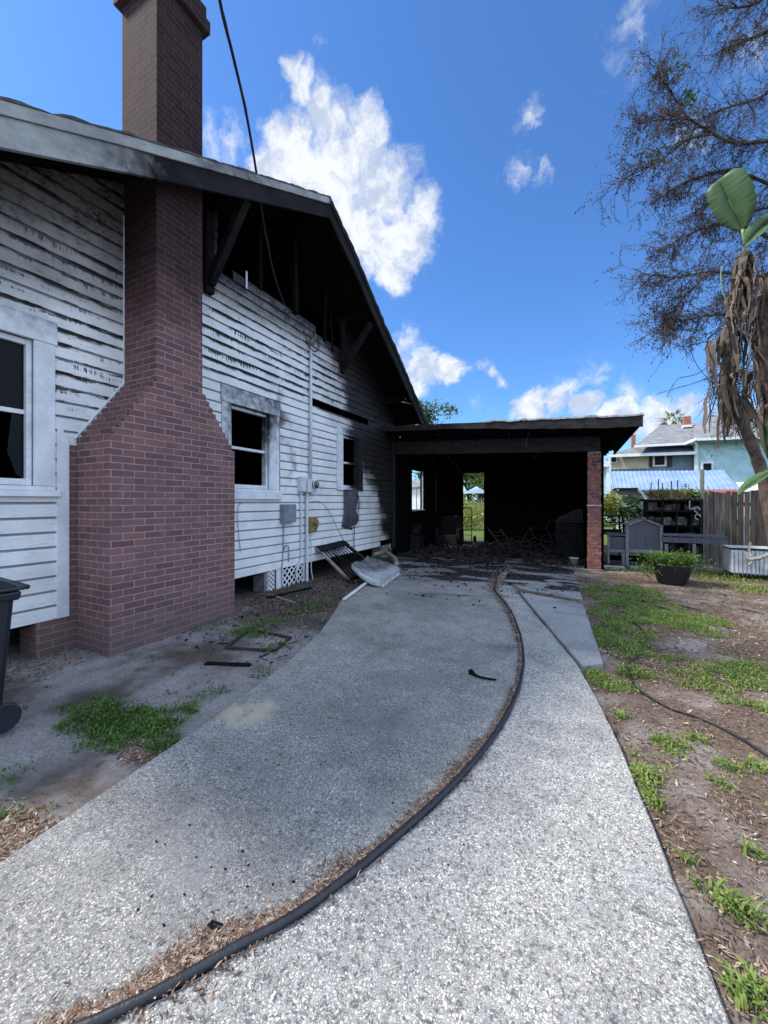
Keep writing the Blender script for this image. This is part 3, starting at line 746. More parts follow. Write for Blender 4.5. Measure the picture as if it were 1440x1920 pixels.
cable('wire', 'thin pipe drop hanging below the yellow corroded box', 'pipe', [on(5.86, .9, .03), on(5.87, .75, .03), on(5.88, .4, .03), on(5.87, .2, .03), on(5.9, .0, .05)], .009, mPVC)
# burned fabric stuck below the far window
cl = MB(soot=0); rowsn = 12; prev = None
for i in range(rowsn + 1):
    z = 1.72 - .80 * i / rowsn; u = i / rowsn
    a = 7.02 - .09 * sst(u, .6, 1) + .012 * fb(u * 5, 2); b_ = 7.56 + .03 * math.sin(u * 9) + (.10 * math.exp(-((u - .8) / .12) ** 2)) - .22 * sst(u, .88, 1)
    ids = [cl.vert((WX + .035 + .022 * math.sin(6.5 * k + u * 3) * (1 if k else .5), a + (b_ - a) * k / 8, z - .012 * k * sst(u, .8, 1))) for k in range(9)]
    if prev:
        for k in range(8): cl.face((prev[k], prev[k + 1], ids[k + 1], ids[k]))
    prev = ids
co = cl.build('charred_cloth', M('scorched_screen', (.085, .095, .12), (.04, .045, .06), 8, .8, .4, 60, soot=False), None, True)
co.modifiers.new('solid', 'SOLIDIFY').thickness = .006
tag(co, 'dark scorched insect screen hanging limp below the burned far window', 'screen')
cable('cable', 'black cable dangling from the scorched screen to the ground', 'cable', [on(7.57, 1.6, .05), on(7.58, 1.3, .06), on(7.45, 1.05, .06), on(7.4, .9, .05), on(7.4, .5, .04), on(7.42, .1, .05)], .010, mHOSE)
# overhead service drop
a = on(5.85, 4.42, .13)
drop = [px(395, -160, 2.9), px(412, 0, 3.5), px(437, 105, 3.9), px(460, 205, 4.4), px(477, 300, 4.95), px(487, 370, 5.4), px(500, 450, 5.9), px(518, 530, 6.4), px(548, 600, 6.95), a]
far_ = (drop[0] - drop[1]).normalized()
drop = [drop[0] + far_ * 9 + Vector((0, 0, .3)), drop[0] + far_ * 4 + Vector((0, 0, .0))] + drop
m__ = MB(); sp_ = smooth(drop, 5); m__.tube(sp_, .016, 8)
for k in range(3):
    tw = [p + Vector((.02 * math.sin(i * .9 + k * 2), .02 * math.cos(i * .9 + k * 2), 0)) for i, p in enumerate(sp_)]; 
m__.tube([p + Vector((.012 * math.sin(i * .8), .012 * math.cos(i * .8), .008)) for i, p in enumerate(sp_)], .007, 5)
tag(m__.build('service_cable', mHOSE, smooth=True), 'black overhead power cable swooping down from the sky to the mast head', 'cable')

# ------------------------------------------------------------------ carport
cpt = thing('carport', 'fire blackened flat roofed carport with a brick pillar at the end of the driveway', 'carport', (-2, 11.5, 0))
FY = 8.9; BY = 14.3
def rz(x, y=FY): return 3.38 + (x + 4.5) * (3.11 - 3.38) / 5.6 + .015 * fb(x * 1.3, y)
r_ = MB(); N = 60
# top sheet with a ragged right edge
grid = []
for j in range(31):
    y = FY + (BY - FY) * j / 30; rowi = []
    xr = 1.10 + (.05 * fb(y * 4, 2) if j else 0)
    for i in range(N + 1):
        x = -4.46 + (xr + 4.46) * i / N
        rowi.append((r_.vert((x, y, rz(x, y))), r_.vert((x, y, rz(x, y) - .05))))
    grid.append(rowi)
for j in range(30):
    for i in range(N):
        A, B, C_, D = grid[j][i], grid[j][i + 1], grid[j + 1][i + 1], grid[j + 1][i]
        r_.face((A[0], B[0], C_[0], D[0])); r_.face((A[1], D[1], C_[1], B[1]))
    A, B = grid[j][N], grid[j + 1][N]; r_.face((A[0], A[1], B[1], B[0])); A, B = grid[j][0], grid[j + 1][0]; r_.face((A[0], B[0], B[1], A[1]))
for j in (0, 30):
    for i in range(N): A, B = grid[j][i], grid[j][i + 1]; r_.face((A[0], A[1], B[1], B[0]))
mCH2 = M('scaly_char', (.024, .021, .024), (.005, .0045, .005), 5, .7, 1.0, 24, soot=False, spec=.25, stretch=(1.0, 1, 2.2))
r_.build('roof', mCHAR, cpt)
f_ = MB(); prev = None
for i in range(91):
    x = -4.47 + (1.10 + 4.47) * i / 90; zt = rz(x) - .008; zb_ = zt - (.125 + .085 * sst(x, -3, .5)) + .014 * fb(x * 5, 3)
    ids = [f_.vert((x, FY - .035 + .006 * fb(x * 3, 9), zt + .0)), f_.vert((x, FY - .03, zb_)), f_.vert((x, FY - .004, zb_)), f_.vert((x, FY - .004, zt))]
    if prev:
        for u in range(4): f_.face((prev[u], ids[u], ids[(u + 1) % 4], prev[(u + 1) % 4]))
    else: f_.face(ids)
    prev = ids
f_.face(prev[::-1]); f_.build('fascia', mCH2, cpt)
e_ = MB(); prev = None
for i in range(60):
    x = -1.9 + 3.02 * i / 59; z = rz(x) + .006 + (.05 * abs(fb(x * 2.2, 5)) + .012) * (1 if i not in (0, 59) else .3)
    ids = [e_.vert((x, FY - .05, z - .035)), e_.vert((x, FY - .045, z)), e_.vert((x, FY + .10, z + .0)), e_.vert((x, FY + .10, z - .02))]
    if prev:
        for u in range(4): e_.face((prev[u], ids[u], ids[(u + 1) % 4], prev[(u + 1) % 4]))
    prev = ids
e_.build('drip_edge', mDRIP, cpt)
jn = MB()
for k in range(9):
    y = 9.25 + k * .6; jn.obox((-4.4, y, rz(-4.4) - .14), (.95 - .02 * k, y, rz(.95) - .14), .05, .16)
jn.build('joist', mCHARP, cpt)
rr = MB(); rr.obox((1.04, FY + .0, rz(1.04) - .13), (.98, 13.9, rz(1.0) - .13), .04, .17); rr.build('rim_board', mCHARP, cpt)
bm = MB(); prev = None
for i in range(40):
    x = -4.44 + (4.44 + .42) * i / 39; zb_ = 2.745 - .205 * (x + 4.5) / 4.95; zt = zb_ + .33
    k = .010 * fb(x * 4, 2); s = 0
    ids = [bm.vert((x, 9.58 + k, zb_)), bm.vert((x, 9.72, zb_)), bm.vert((x, 9.72, zt)), bm.vert((x, 9.58 + k * .6, zt))]
    if prev:
        for u in range(4): bm.face((prev[u], ids[u], ids[(u + 1) % 4], prev[(u + 1) % 4]))
    else: bm.face(ids)
    prev = ids
bm.face(prev[::-1]); bm.build('beam', mCH2, cpt, bevel=.0)
bs = MB(); bs.box((-4.44, 9.62, 2.98), (.46, 9.70, 3.12)); bs.build('filler_board', mCHARP, cpt)
rq = random.Random(19)
for k in range(30):
    hg = MB()
    x = rq.uniform(-4.2, .9); y = rq.uniform(9.0, 13.5); z = rz(x) - .2; L = rq.choice((.08, .12, .2, .35, .5)); hg.obox((x, y, z), (x + rq.gauss(0, .3) * L, y + rq.gauss(0, .3) * L, z - L), rq.uniform(.008, .03), rq.uniform(.006, .02)); hg.build('hanging_lath', mASH, cpt)
# walls
wl = MB()
wl.box((-4.45, 14.0, 0), (-3.79, 14.1, 3.2)); wl.box((-3.02, 14.0, 0), (.5, 14.1, 3.1)); wl.box((-3.79, 14.0, 2.50), (-3.02, 14.1, 3.15))
wl.build('back_wall', mBLACK, cpt)
wl = MB()
x0, x1 = -4.56, -4.46
for a, b_, z0, z1 in ((9.62, 10.8, 0, 3.25), (11.72, 12.9, 0, 3.25), (13.06, 14.1, 0, 3.25), (10.8, 11.72, 0, 1.22), (10.8, 11.72, 2.42, 3.25), (12.9, 13.06, 0, 1.1), (12.9, 13.06, 2.5, 3.25)): wl.box((x0, a, z0), (x1, b_, z1))
wl.build('side_wall', mBLACK, cpt)
wl = MB(); wl.box((.42, 9.9, 0), (.50, 14.0, 2.9)); wl.build('side_wall', mBLACK, cpt)
wf = MB(soot=.35); wf.box((-4.455, 11.60, 1.2), (-4.42, 11.66, 2.42)); wf.box((-4.455, 10.8, 1.18), (-4.40, 11.7, 1.215)); wf.box((-4.455, 11.1, 1.22), (-4.44, 11.14, 1.9)); wf.build('window_frame', mTRIM, cpt)
# brick pillar, brick by brick
pl = MB()
mPB, t, b = newmat('pillar_brick', .85, .2)
p = t.pos(); c = t.mix(t.attr('tint'), (.25, .088, .060), (.13, .062, .055)); nn = t.noise(p, 22, 6, .7)
c = t.mix(t.ss(nn, .52, .68), c, (.30, .20, .17)); c = t.mix(t.ss(t.add(t.noise(p, 9, 6, .7), t.mul(t.ss(t.xyz(p)[2], .8, 2.6), .10)), .60, .70), c, (.045, .03, .03))
t.put(b.inputs['Base Color'], c); bump(t, b, nn, .8, .008)
z = 0.0; k = 0
while z < 2.46:
    def brk(x0, x1, y0, y1):
        pl.ct = rnd.random(); j = rnd.uniform(-.006, .006); pl.box((x0 + j, y0 + rnd.uniform(-.006, .006), z), (x1 + j, y1, z + .066), jit=.003)
    if k % 2: brk(.17, .375, 9.52, 9.62); brk(.385, .43, 9.52, 9.72); brk(.17, .26, 9.63, 9.73); brk(.27, .43, 9.73, 9.83)
    else: brk(.17, .265, 9.52, 9.72); brk(.275, .43, 9.52, 9.62); brk(.335, .43, 9.63, 9.83); brk(.17, .325, 9.73, 9.83)
    z += .076; k += 1
po = pl.build('pillar', mPB, cpt, bevel=.004)
mo = MB(); mo.box((.182, 9.532, -.05), (.418, 9.82, 2.53)); mo.build('mortar', M('mortar', (.30, .27, .25), (.16, .13, .12), 18, .9, .6, 60), po)
mo = MB(); mo.box((.16, 9.505, 1.36), (.44, 9.53, 1.385)); mo.build('strap', M('pale_strap', (.45, .45, .46)), po)
fo = MB(); fo.box((.10, 9.42, -.08), (.52, 9.9, .0)); fo.build('pad', mCON, po, bevel=.008)

# ------------------------------------------------------------------ burned contents of the carport
mPALE = M('sooty_enamel', (.10, .10, .11), (.03, .03, .035), 6, .6, .2, 40, soot=False)
def wheel(mb_, c, r, ax, tilt=0):
    ax = Vector(ax).normalized(); u = ax.orthogonal().normalized(); v = ax.cross(u)
    mb_.tube([Vector(c) + (u * math.cos(a) + v * math.sin(a)) * r for a in [2 * math.pi * i / 24 for i in range(25)]], .014, 6)
    for i in range(10):
        a = 2 * math.pi * i / 10; mb_.tube([Vector(c), Vector(c) + (u * math.cos(a) + v * math.sin(a)) * r], .003, 3)
bk = thing('bicycle', 'burned bicycle lying on its side among the debris in the carport', 'bicycle', (-1.1, 11.6, 0))
b = MB(); wheel(b, (-.62, 11.5, .33), .33, (.25, -.6, .75)); b.build('wheel', mASH, bk); b = MB(); wheel(b, (-1.5, 11.7, .25), .33, (.2, -.5, .85)); b.build('wheel', mASH, bk)
b = MB(); b.tube([(-1.5, 11.7, .25), (-1.1, 11.55, .45), (-.62, 11.5, .33)], .016, 6); b.tube([(-1.5, 11.7, .25), (-1.25, 11.8, .7), (-.8, 11.7, .72), (-.62, 11.5, .33)], .016, 6); b.tube([(-1.1, 11.55, .45), (-1.25, 11.8, .75)], .016, 6); b.tube([(-.8, 11.7, .72), (-.72, 11.9, .95), (-.6, 11.7, .98)], .013, 6); b.build('frame', mASH, bk)
ht = thing('hand_truck', 'black hand truck silhouetted in the bright back doorway', 'hand truck', (-3.4, 13.4, 0))
b = MB()
for s_ in (-.16, .16): b.tube([(-3.45 + s_, 13.3, .05), (-3.5 + s_, 13.55, 1.15)], .017, 6)
b.tube([(-3.66, 13.55, 1.15), (-3.63, 13.57, 1.24), (-3.37, 13.57, 1.24), (-3.34, 13.55, 1.15)], .017, 6)
for z in (.3, .6, .9): b.tube([(-3.62, 13.3 + .23 * z, z), (-3.32, 13.3 + .23 * z, z)], .012, 6)
b.build('frame', mCHAR, ht)
b = MB(); b.box((-3.65, 13.0, .04), (-3.25, 13.3, .06)); b.build('toe_plate', mCHAR, ht)
for s_ in (-.24, .24): b = MB(); b.tube([(-3.45 + s_ - .03, 13.42, .15), (-3.45 + s_ + .03, 13.42, .15)], .13, 14); b.build('wheel', mCHAR, ht)
ld = thing('stepladder', 'charred ladder rails leaning down over the debris heap in the carport', 'ladder', (-1.7, 11.0, 0))
for dx in (0, .34):
    b = MB(); b.obox((-2.45 + dx, 12.0, .62), (-1.62 + dx, 10.5, .05), .03, .05); b.build('rail', mASH, ld)
for k in range(6):
    u = .12 + .15 * k; p0 = Vector((-2.45, 12.0, .62)).lerp(Vector((-1.62, 10.5, .05)), u); b = MB(); b.tube([p0, p0 + Vector((.34, 0, 0))], .012, 6); b.build('rung', mASH, ld)
dr = thing('washing_machine', 'soot covered appliance standing inside the carport behind the pillar', 'appliance', (-.2, 11.4, 0))
b = MB(); b.box((-.55, 11.1, .02), (.12, 11.75, .92)); b.build('body', mCHAR, dr, bevel=.02)
b = MB(); b.box((-.56, 11.08, .925), (.13, 11.76, .96)); b.build('lid', mASH, dr, bevel=.01)
b = MB(); b.prism([(-.55, 11.6, .965), (.1, 11.6, .965), (.1, 11.6, 1.25), (-.1, 11.6, 1.25), (-.5, 11.6, 1.02)], (0, .04, 0)); b.build('panel', mASH, dr)
sf = thing('armchair', 'burned out armchair frame against the left side of the carport', 'chair', (-3.7, 12.0, 0))
b = MB(); b.box((-4.0, 11.7, .15), (-3.35, 12.3, .42), jit=.02); b.build('seat', mCHAR, sf)
b = MB(); b.box((-4.0, 12.2, .42), (-3.35, 12.35, 1.0), jit=.03); b.build('backrest', mCHAR, sf)
for x in (-4.05, -3.38): b = MB(); b.box((x, 11.7, .3), (x + .1, 12.25, .62), jit=.01); b.build('armrest', mCHAR, sf)
b = MB(); b.prism([(-3.98, 13.2, .0), (-3.45, 13.0, .0), (-3.78, 13.3, .95), (-3.92, 13.35, .98)], (.02, .03, 0)); tag(b.build('plywood_sheet', mPALE), 'grey warped sheet leaning beside the bright back doorway', 'sheet')
b = MB(); b.box((-4.35, 10.35, .0), (-4.05, 10.75, .5), jit=.03); b.box((-4.3, 10.4, .51), (-4.1, 10.7, .8), jit=.04); tag(b.build('burnt_cabinet', mCHAR), 'collapsed charred cabinet against the carport side wall', 'cabinet')
bx_ = thing('bucket', 'small white pail standing just inside the carport by the pillar', 'bucket', (-.08, 9.95, 0))
b = MB(); b.lathe((-.10, 9.98, .0), [(.085, 0), (.10, .15), (.108, .15), (.108, .165), (.09, .166)], 16); b.build('pail', M('pail_white', (.55, .56, .56), (.38, .38, .38), 12), bx_, True)
b = MB(); b.tube([Vector((-.10 + .1 * math.cos(a), 9.94 , .16 + .05 * math.sin(a))) for a in [math.pi * i / 10 for i in range(11)]], .004, 4); b.build('handle', mASH, bx_)
# heap of ash and scraps
hp = MB(); r2 = random.Random(3)
def scrap(mb_, c, s, flat=.25):
    mb_.ct = r2.random()
    m = Matrix.Translation(c) @ Matrix.Rotation(r2.uniform(0, 6.28), 4, 'Z') @ Matrix.Rotation(r2.gauss(0, flat), 4, 'X') @ Matrix.Rotation(r2.gauss(0, flat), 4, 'Y')
    mb_.box((-s[0] / 2, -s[1] / 2, -s[2] / 2), (s[0] / 2, s[1] / 2, s[2] / 2), m, jit=min(s) * .25)
for k in range(1500):
    x = r2.uniform(-4.3, .1); y = r2.gauss(11.6, 1.0) if k % 3 else r2.uniform(9.6, 11.2)
    if y > 13.8 or y < 9.5 : continue
    if abs(x + 1.4) < .22 and y < 10.6: continue
    hgt = .34 * math.exp(-((x + 1.6) ** 2 / 2.0 + (y - 11.9) ** 2 / .9)) + .12 * math.exp(-((x + 3.9) ** 2 / .3 + (y - 11) ** 2 / 1.5))
    s = r2.choice([(.25, .03, .02), (.12, .08, .02), (.06, .05, .03), (.4, .04, .025), (.16, .02, .015)])
    scrap(hp, (x, y, .015 + r2.random() * hgt), [v * r2.uniform(.5, 1.3) for v in s], .35)
tag(hp.build('debris', M('ash_debris', (.06, .046, .04), (.010, .008, .008), 7, .9, .5, 40, soot=False)), 'heap of ash, scraps and charred sticks over the carport floor', 'debris', kind='stuff')
hp = MB()
for k in range(1400):                                     # ash flakes strewn on the slabs outside
    y = 9.6 - abs(r2.gauss(0, 1.5)); x = r2.uniform(-3.6, -.2)
    if y < 5.2: continue
    n_ = fb(x * 1.2, y * 2.2, 4)
    if n_ < .02 and r2.random() < .85: continue
    s = r2.choice([(.05, .03, .012), (.025, .02, .01), (.09, .012, .01), (.03, .03, .015)])
    scrap(hp, (x, y, .01), [v * r2.uniform(.4, 1.1) for v in s], .2)
for k in range(700):
    x = r2.uniform(-4.3, -2.4); y = r2.uniform(2.6, 8.6)
    if x > -2.45 - .3 * max(0, y - 2.8): continue
    s = r2.choice([(.03, .02, .008), (.015, .012, .006), (.08, .008, .006), (.05, .03, .006), (.14, .012, .008)]); scrap(hp, (x, y, gh(x, y) + .006), [v * r2.uniform(.3, 1.1) for v in s], .25)
for k in range(60):
    v = pG(r2.uniform(250, 950), r2.uniform(1150, 1760)); scrap(hp, (v.x, v.y, .003), [.010 * r2.uniform(.3, 1), .006, .004], .2)
tag(hp.build('ash_flakes', mCHAR), 'black ash flakes strewn over the driveway and the soil before the carport', 'ash', kind='stuff')
b = MB()
st_ = smooth([pG(882, 1262), pG(893, 1270), pG(910, 1275), pG(931, 1278)], 4); st_ = [p + Vector((0, 0, .014)) for p in st_]
b.tube(st_, [.022, .026, .020, .014, .012, .010, .009, .010, .009, .009, .008, .008, .006][:len(st_)], 7); tag(b.build('burnt_stick', mCHARP), 'small curved charred stick alone on the driveway left of the hose', 'stick')
b = MB(); v = pG(400, 1742); b.box((v.x - .022, v.y - .008, .004), (v.x + .022, v.y + .008, .010), jit=.003); b.obox((v.x - .02, v.y + .008, .010), (v.x + .026, v.y + .016, .012), .005, .005); tag(b.build('charred_chip', mCHARP), 'flat black charred fragment beside the chip litter at the hose', 'fragment')

# ------------------------------------------------------------------ debris by the wall
pn = thing('slatted_panel', 'dark burned slatted panel leaning low against the white wall', 'panel', (-4.1, 6.3, 0))
A = pX(588, 1022, WX + .06); Bq = pX(640, 1018, WX + .06); C2 = pG(655, 1092, -.01); D2 = pG(700, 1076, -.01)
A = Vector((WX + .05, 6.02, .58)); Bq = Vector((WX + .06, 6.95, .62)); C2 = pG(655, 1090); D2 = pG(712, 1068)
def bil(u, v): return A.lerp(Bq, u).lerp(C2.lerp(D2, u), v)
nrm = (C2 - A).cross(Bq - A).normalized(); nrm = nrm if nrm.z > 0 else -nrm
for u0, nm in ((0.02, 'stile'), (.98, 'stile')):
    b = MB(soot=.25 if u0 < .5 else .9); b.obox(bil(u0, 0), bil(u0, 1), .05, .04, nrm); b.build(nm, M('scorched_frame', (.33, .28, .26), (.12, .1, .1), 9), pn, bevel=.004)
for v0 in (.02, .98): b = MB(soot=1); b.obox(bil(0, v0), bil(1, v0), .07, .035, nrm); b.build('rail', mCHAR, pn)
b = MB()
for k in range(9):
    u = .1 + .1 * k; b.obox(bil(u, .03), bil(u, .97), .045, .012, (nrm + Vector((0, .8, 0))).normalized())
b.obox(bil(.3, .2), bil(.5, .97), .012, .014, nrm); b.build('slats', mCHAR, pn)
b = MB(); q = [bil(0, 0), bil(1, 0), bil(1, .16), bil(0, .16)]; b.prism([x + nrm * .02 for x in q], nrm * .02); b.build('top_board', mCHAR, pn)
# mattress pad folded on the ground
pm = MB(); P0 = pG(705, 1105); rows_ = []
E1 = [Vector((-3.95, 7.35, .34)), Vector((-3.72, 7.0, .17)), Vector((-3.45, 6.72, .06)), Vector((-3.12, 6.45, .05)), Vector((-2.83, 6.22, .06))]
E2 = [Vector((-3.98, 8.05, .30)), Vector((-3.62, 7.85, .12)), Vector((-3.3, 7.6, .10)), Vector((-2.95, 7.3, .09)), Vector((-2.6, 7.05, .07))]
E1 = [pG(658, 1062, .32), pG(678, 1082, .14), pG(700, 1094, .06), pG(716, 1096, .05)]
E2 = [pG(690, 1048, .20), pG(712, 1054, .12), pG(735, 1062, .08), pG(750, 1072, .06)]
E1 = smooth(E1, 5); E2 = smooth(E2, 5)
for i, (p, q) in enumerate(zip(E1, E2)):
    rows_.append([p.lerp(q, k / 10) + Vector((0, 0, .012 * fb(i * .5, k * .6) + .02 * math.sin(k * .9) * (1 - i / len(E1)))) for k in range(11)])
ids = [[(pm.vert(p + Vector((0, 0, .045))), pm.vert(p - Vector((0, 0, .04)))) for p in r] for r in rows_]
for i in range(len(ids) - 1):
    for k in range(10):
        a, b_, c, d = ids[i][k], ids[i][k + 1], ids[i + 1][k + 1], ids[i + 1][k]
        pm.face((a[0], b_[0], c[0], d[0])); pm.face((a[1], d[1], c[1], b_[1]))
for k in range(10):
    for i in (0, len(ids) - 1): a, b_ = ids[i][k], ids[i][k + 1]; pm.face((a[0], a[1], b_[1], b_[0]))
for i in range(len(ids) - 1):
    for k in (0, 10): a, b_ = ids[i][k], ids[i + 1][k]; pm.face((a[0], b_[0], b_[1], a[1]))
for k, (x, y, z) in enumerate(pm.v): pm.soot[k] = .55 * sst(-x, 3.1, 3.6)
mo_ = pm.build('crib_mattress', M('stained_vinyl', (.44, .48, .50), (.25, .26, .27), 6, .55, .3, 30), None, True)
sb_ = mo_.modifiers.new('bevel', 'BEVEL'); sb_.width = .02; sb_.segments = 3
tag(mo_, 'stained white mattress pad flopped on the ground beside the slatted panel', 'mattress')
ro = MB(); ro.tube([p + Vector((0, 0, .06)) for p in smooth([pG(700, 1045, .1), pG(722, 1040, .12), pG(738, 1050, .08), pG(744, 1062, .05)], 5)], .05, 10)
tag(ro.build('rolled_padding', M('dirty_foam', (.30, .27, .22), (.14, .12, .1), 12)), 'dirty roll of beige padding behind the mattress pad', 'padding')
def plank(name, label, a, b_, w, h, mat, z=.012, cat='plank'):
    m = MB(soot=.15); a = pG(*a); b_ = pG(*b_); a.z = gh(a.x, a.y) + z; b_.z = gh(b_.x, b_.y) + z; m.obox(a, b_, w, h); return tag(m.build(name, mat, bevel=.002), label, cat)
plank('trim_board', 'narrow white trim stick lying on the driveway edge near the mattress', (645, 1127), (688, 1096), .05, .02, mTRIM, .05)
plank('charred_plank', 'long charred plank on the soil in front of the lattice', (503, 1124), (583, 1104), .05, .02, mCHARP, .02)
plank('grey_lath', 'short grey lath on the bare soil near the chimney', (512, 1119), (552, 1132), .05, .015, M('grey_lath_wood', (.2, .19, .18)), .015)
plank('charred_stick', 'dark stick half buried in the dirt left of the driveway', (385, 1239), (470, 1241), .05, .02, mCHARP, .01)
wfr = thing('window_screen_frame', 'burned black window frame lying flat on the soil by the chimney', 'frame', tuple(pG(480, 1200)))
q = [pG(424, 1214), pG(516, 1216), pG(545, 1190), pG(468, 1180)]
for i in range(4):
    a, b_ = q[i].copy(), q[(i + 1) % 4].copy(); a.z = gh(a.x, a.y) + .018; b_.z = gh(b_.x, b_.y) + .018; b = MB(); b.obox(a, b_, .03, .015); b.build('frame_bar', M('burnt_bar', (.035, .028, .025), (.015, .012, .011)), wfr)

# wheelie bin at the left edge
bn = thing('wheelie_bin', 'dark navy plastic wheelie bin standing by the white wall at the left', 'bin', (-3.62, .92, 0))
C0 = Vector((-3.475, .905, 0)); ang = R(-4)
RM = Matrix.Translation(C0) @ Matrix.Rotation(ang, 4, 'Z')
def fr_box(mb_, w0, d0, z0, w1, d1, z1, sh=0):
    lo = [(-w0, -d0, z0), (w0, -d0, z0), (w0, d0, z0), (-w0, d0, z0)]; hi = [(-w1, -d1 + sh, z1), (w1, -d1 + sh, z1), (w1, d1 + sh, z1), (-w1, d1 + sh, z1)]
    i = [mb_.vert(RM @ Vector(p)) for p in lo + hi]
    for q in ((3, 2, 1, 0), (4, 5, 6, 7), (0, 1, 5, 4), (1, 2, 6, 5), (2, 3, 7, 6), (3, 0, 4, 7)): mb_.face([i[k] for k in q])
b = MB(); fr_box(b, .235, .225, .10, .275, .275, .86); b.build('body', mBIN, bn, bevel=.03)
b = MB(); fr_box(b, .292, .292, .83, .300, .300, .885); b.build('rim', mBIN, bn, bevel=.012)
b = MB(); fr_box(b, .305, .32, .89, .30, .31, .915, .01); fr_box(b, .285, .29, .916, .22, .23, .955, .0); b.build('lid', mBIN, bn, bevel=.012)
b = MB(); b.tube([RM @ Vector((-.26, .335, .90)), RM @ Vector((.26, .335, .90))], .016, 8); b.build('handle', mBIN, bn, True)
for s_ in (-1, 1):
    b = MB(); b.tube([RM @ Vector((s_ * .22, .22, .10)), RM @ Vector((s_ * .265, .22, .10))], .09, 18); b.build('wheel', mBIN, bn, bevel=.008)

# ------------------------------------------------------------------ right yard objects
mCOOP = M('slate_paint', (.085, .088, .105), (.06, .062, .078), 5, .6, .3, 40, stretch=(3, 3, .5)); mCOOPT = M('grey_trim_paint', (.19, .20, .22), (.13, .138, .15), 6, .6, .3, 40)
def bxY(mb_, x0, x1, y0, y1, Y, dep):
    "box whose front face covers photo span x0..x1, y0..y1 on the plane Y"
    a = pY(x0, y0, Y); b_ = pY(x1, y1, Y); mb_.box((a.x, Y, min(a.z, b_.z)), (b_.x, Y + dep, max(a.z, b_.z)))
cY = 10.3
cq = thing('hutch', 'slate grey wooden rabbit hutch with a peaked front in the right yard', 'hutch', tuple(pY(1190, 1060, cY)))
b = MB(); pk = [pY(1177, 1032, cY), pY(1239, 1032, cY), pY(1239, 987, cY), pY(1207, 975, cY), pY(1177, 986, cY)]; b.prism(pk, (0, .7, 0)); b.build('cabin', mCOOP, cq)
b = MB()
for q0, q1 in ((pk[4], pk[3]), (pk[3], pk[2])): d = (q1 - q0).normalized() * .04; b.obox(q0 - d + Vector((0, .33, .02)), q1 + d + Vector((0, .33, .02)), .76, .03, (0, 0, 1))
b.build('roof', mCOOPT, cq)
b = MB()
bxY(b, 1173, 1179, 985, 1061, cY - .03, .06); bxY(b, 1237, 1243, 986, 1061, cY - .03, .06); bxY(b, 1179, 1237, 1030, 1038, cY - .035, .04); b.build('frame', mCOOPT, cq, bevel=.003)
b = MB(); bxY(b, 1204, 1211, 970, 976, cY - .03, .04); b.build('finial', mCOOPT, cq)
b = MB(); bxY(b, 1143, 1174, 1006, 1031, cY + .02, .6); b.build('run_panel', mCOOP, cq)
b = MB(); bxY(b, 1138, 1176, 1001, 1005, cY - .02, .7); b.build('run_roof', mCOOP, cq)
b = MB(); bxY(b, 1139, 1143, 1004, 1058, cY, .05); bxY(b, 1143, 1174, 1030, 1036, cY + .0, .04); bxY(b, 1166, 1172, 1036, 1061, cY, .05); b.build('run_frame', mCOOPT, cq, bevel=.003)
b = MB(); bxY(b, 1142, 1240, 1040, 1056, cY + .62, .03); b.build('back_board', mCHARP, cq)
b = MB(); v0 = pG(1132, 1063); v1 = pG(1172, 1066); b.obox((v0.x, v0.y, -.0), (v1.x, v1.y, .0), .12, .08); tag(b.build('paving_block', M('pale_block', (.45, .45, .42), (.3, .3, .28), 14), bevel=.008), 'pale concrete block on the ground at the foot of the hutch', 'block')
b = MB(); v0 = pG(1178, 1064); v1 = pG(1208, 1064); b.obox((v0.x, v0.y, .0), (v1.x, v1.y, .0), .14, .07); tag(b.build('paving_block', M('green_block', (.25, .27, .24), (.15, .17, .14), 14), bevel=.008), 'greenish stone slab under the peaked end of the hutch', 'block')
tb = thing('work_bench', 'long dark slatted bench standing right of the hutch', 'bench', tuple(pY(1300, 1060, 10.2)))
b = MB(); a = pY(1243, 1003, 10.2); b_ = pY(1364, 1001, 10.2)
for k in range(4): b.box((a.x, 10.2 + k * .13, a.z - .02), (b_.x, 10.31 + k * .13, a.z + .01))
b.build('top', mCOOP, tb, bevel=.004)
b = MB(); bxY(b, 1243, 1364, 1007, 1021, 10.22, .03); b.build('apron', mCOOP, tb)
for x in (1247, 1299, 1358):
    b = MB(); a = pY(x, 1020, 10.2); b.box((a.x, 10.21, -.05), (a.x + .055, 10.27, a.z)); b.build('leg', mCOOPT, tb)
rk = thing('shelf_rack', 'tall burned black shelf rack with hanging junk behind the bench', 'rack', tuple(pY(1260, 1050, 11.3)))
b = MB(); 
for x in (1207, 1213, 1241, 1268, 1296, 1316): bxY(b, x, x + 2.6, 938, 1056, 11.3, .05)
b.build('uprights', mCHAR, rk)
for y_ in (936, 957, 985, 1012, 1035): b = MB(); bxY(b, 1204, 1319, y_, y_ + 3.5, 11.28, .5); b.build('shelf', mCHAR, rk)
b = MB()
for k in range(70):
    x = r2.uniform(1210, 1306); y_ = r2.choice([957, 985, 1012, 1035]); hh = r2.uniform(4, 17); ww = r2.uniform(4, 16); b.ct = r2.random(); bxY(b, x, x + ww, y_ - hh, y_ - .5, 11.34 + r2.uniform(0, .3), r2.uniform(.04, .15))
tag(b.build('clutter', M('junk', (.16, .15, .14), (.035, .032, .033), 9, .8, .3, 40, soot=False)), 'jumble of burned odds and ends packed on the black shelf rack', 'clutter', kind='stuff')
b = MB(); bxY(b, 1206, 1318, 938, 1056, 11.8, .02); b.build('backing', mCHARP, rk)
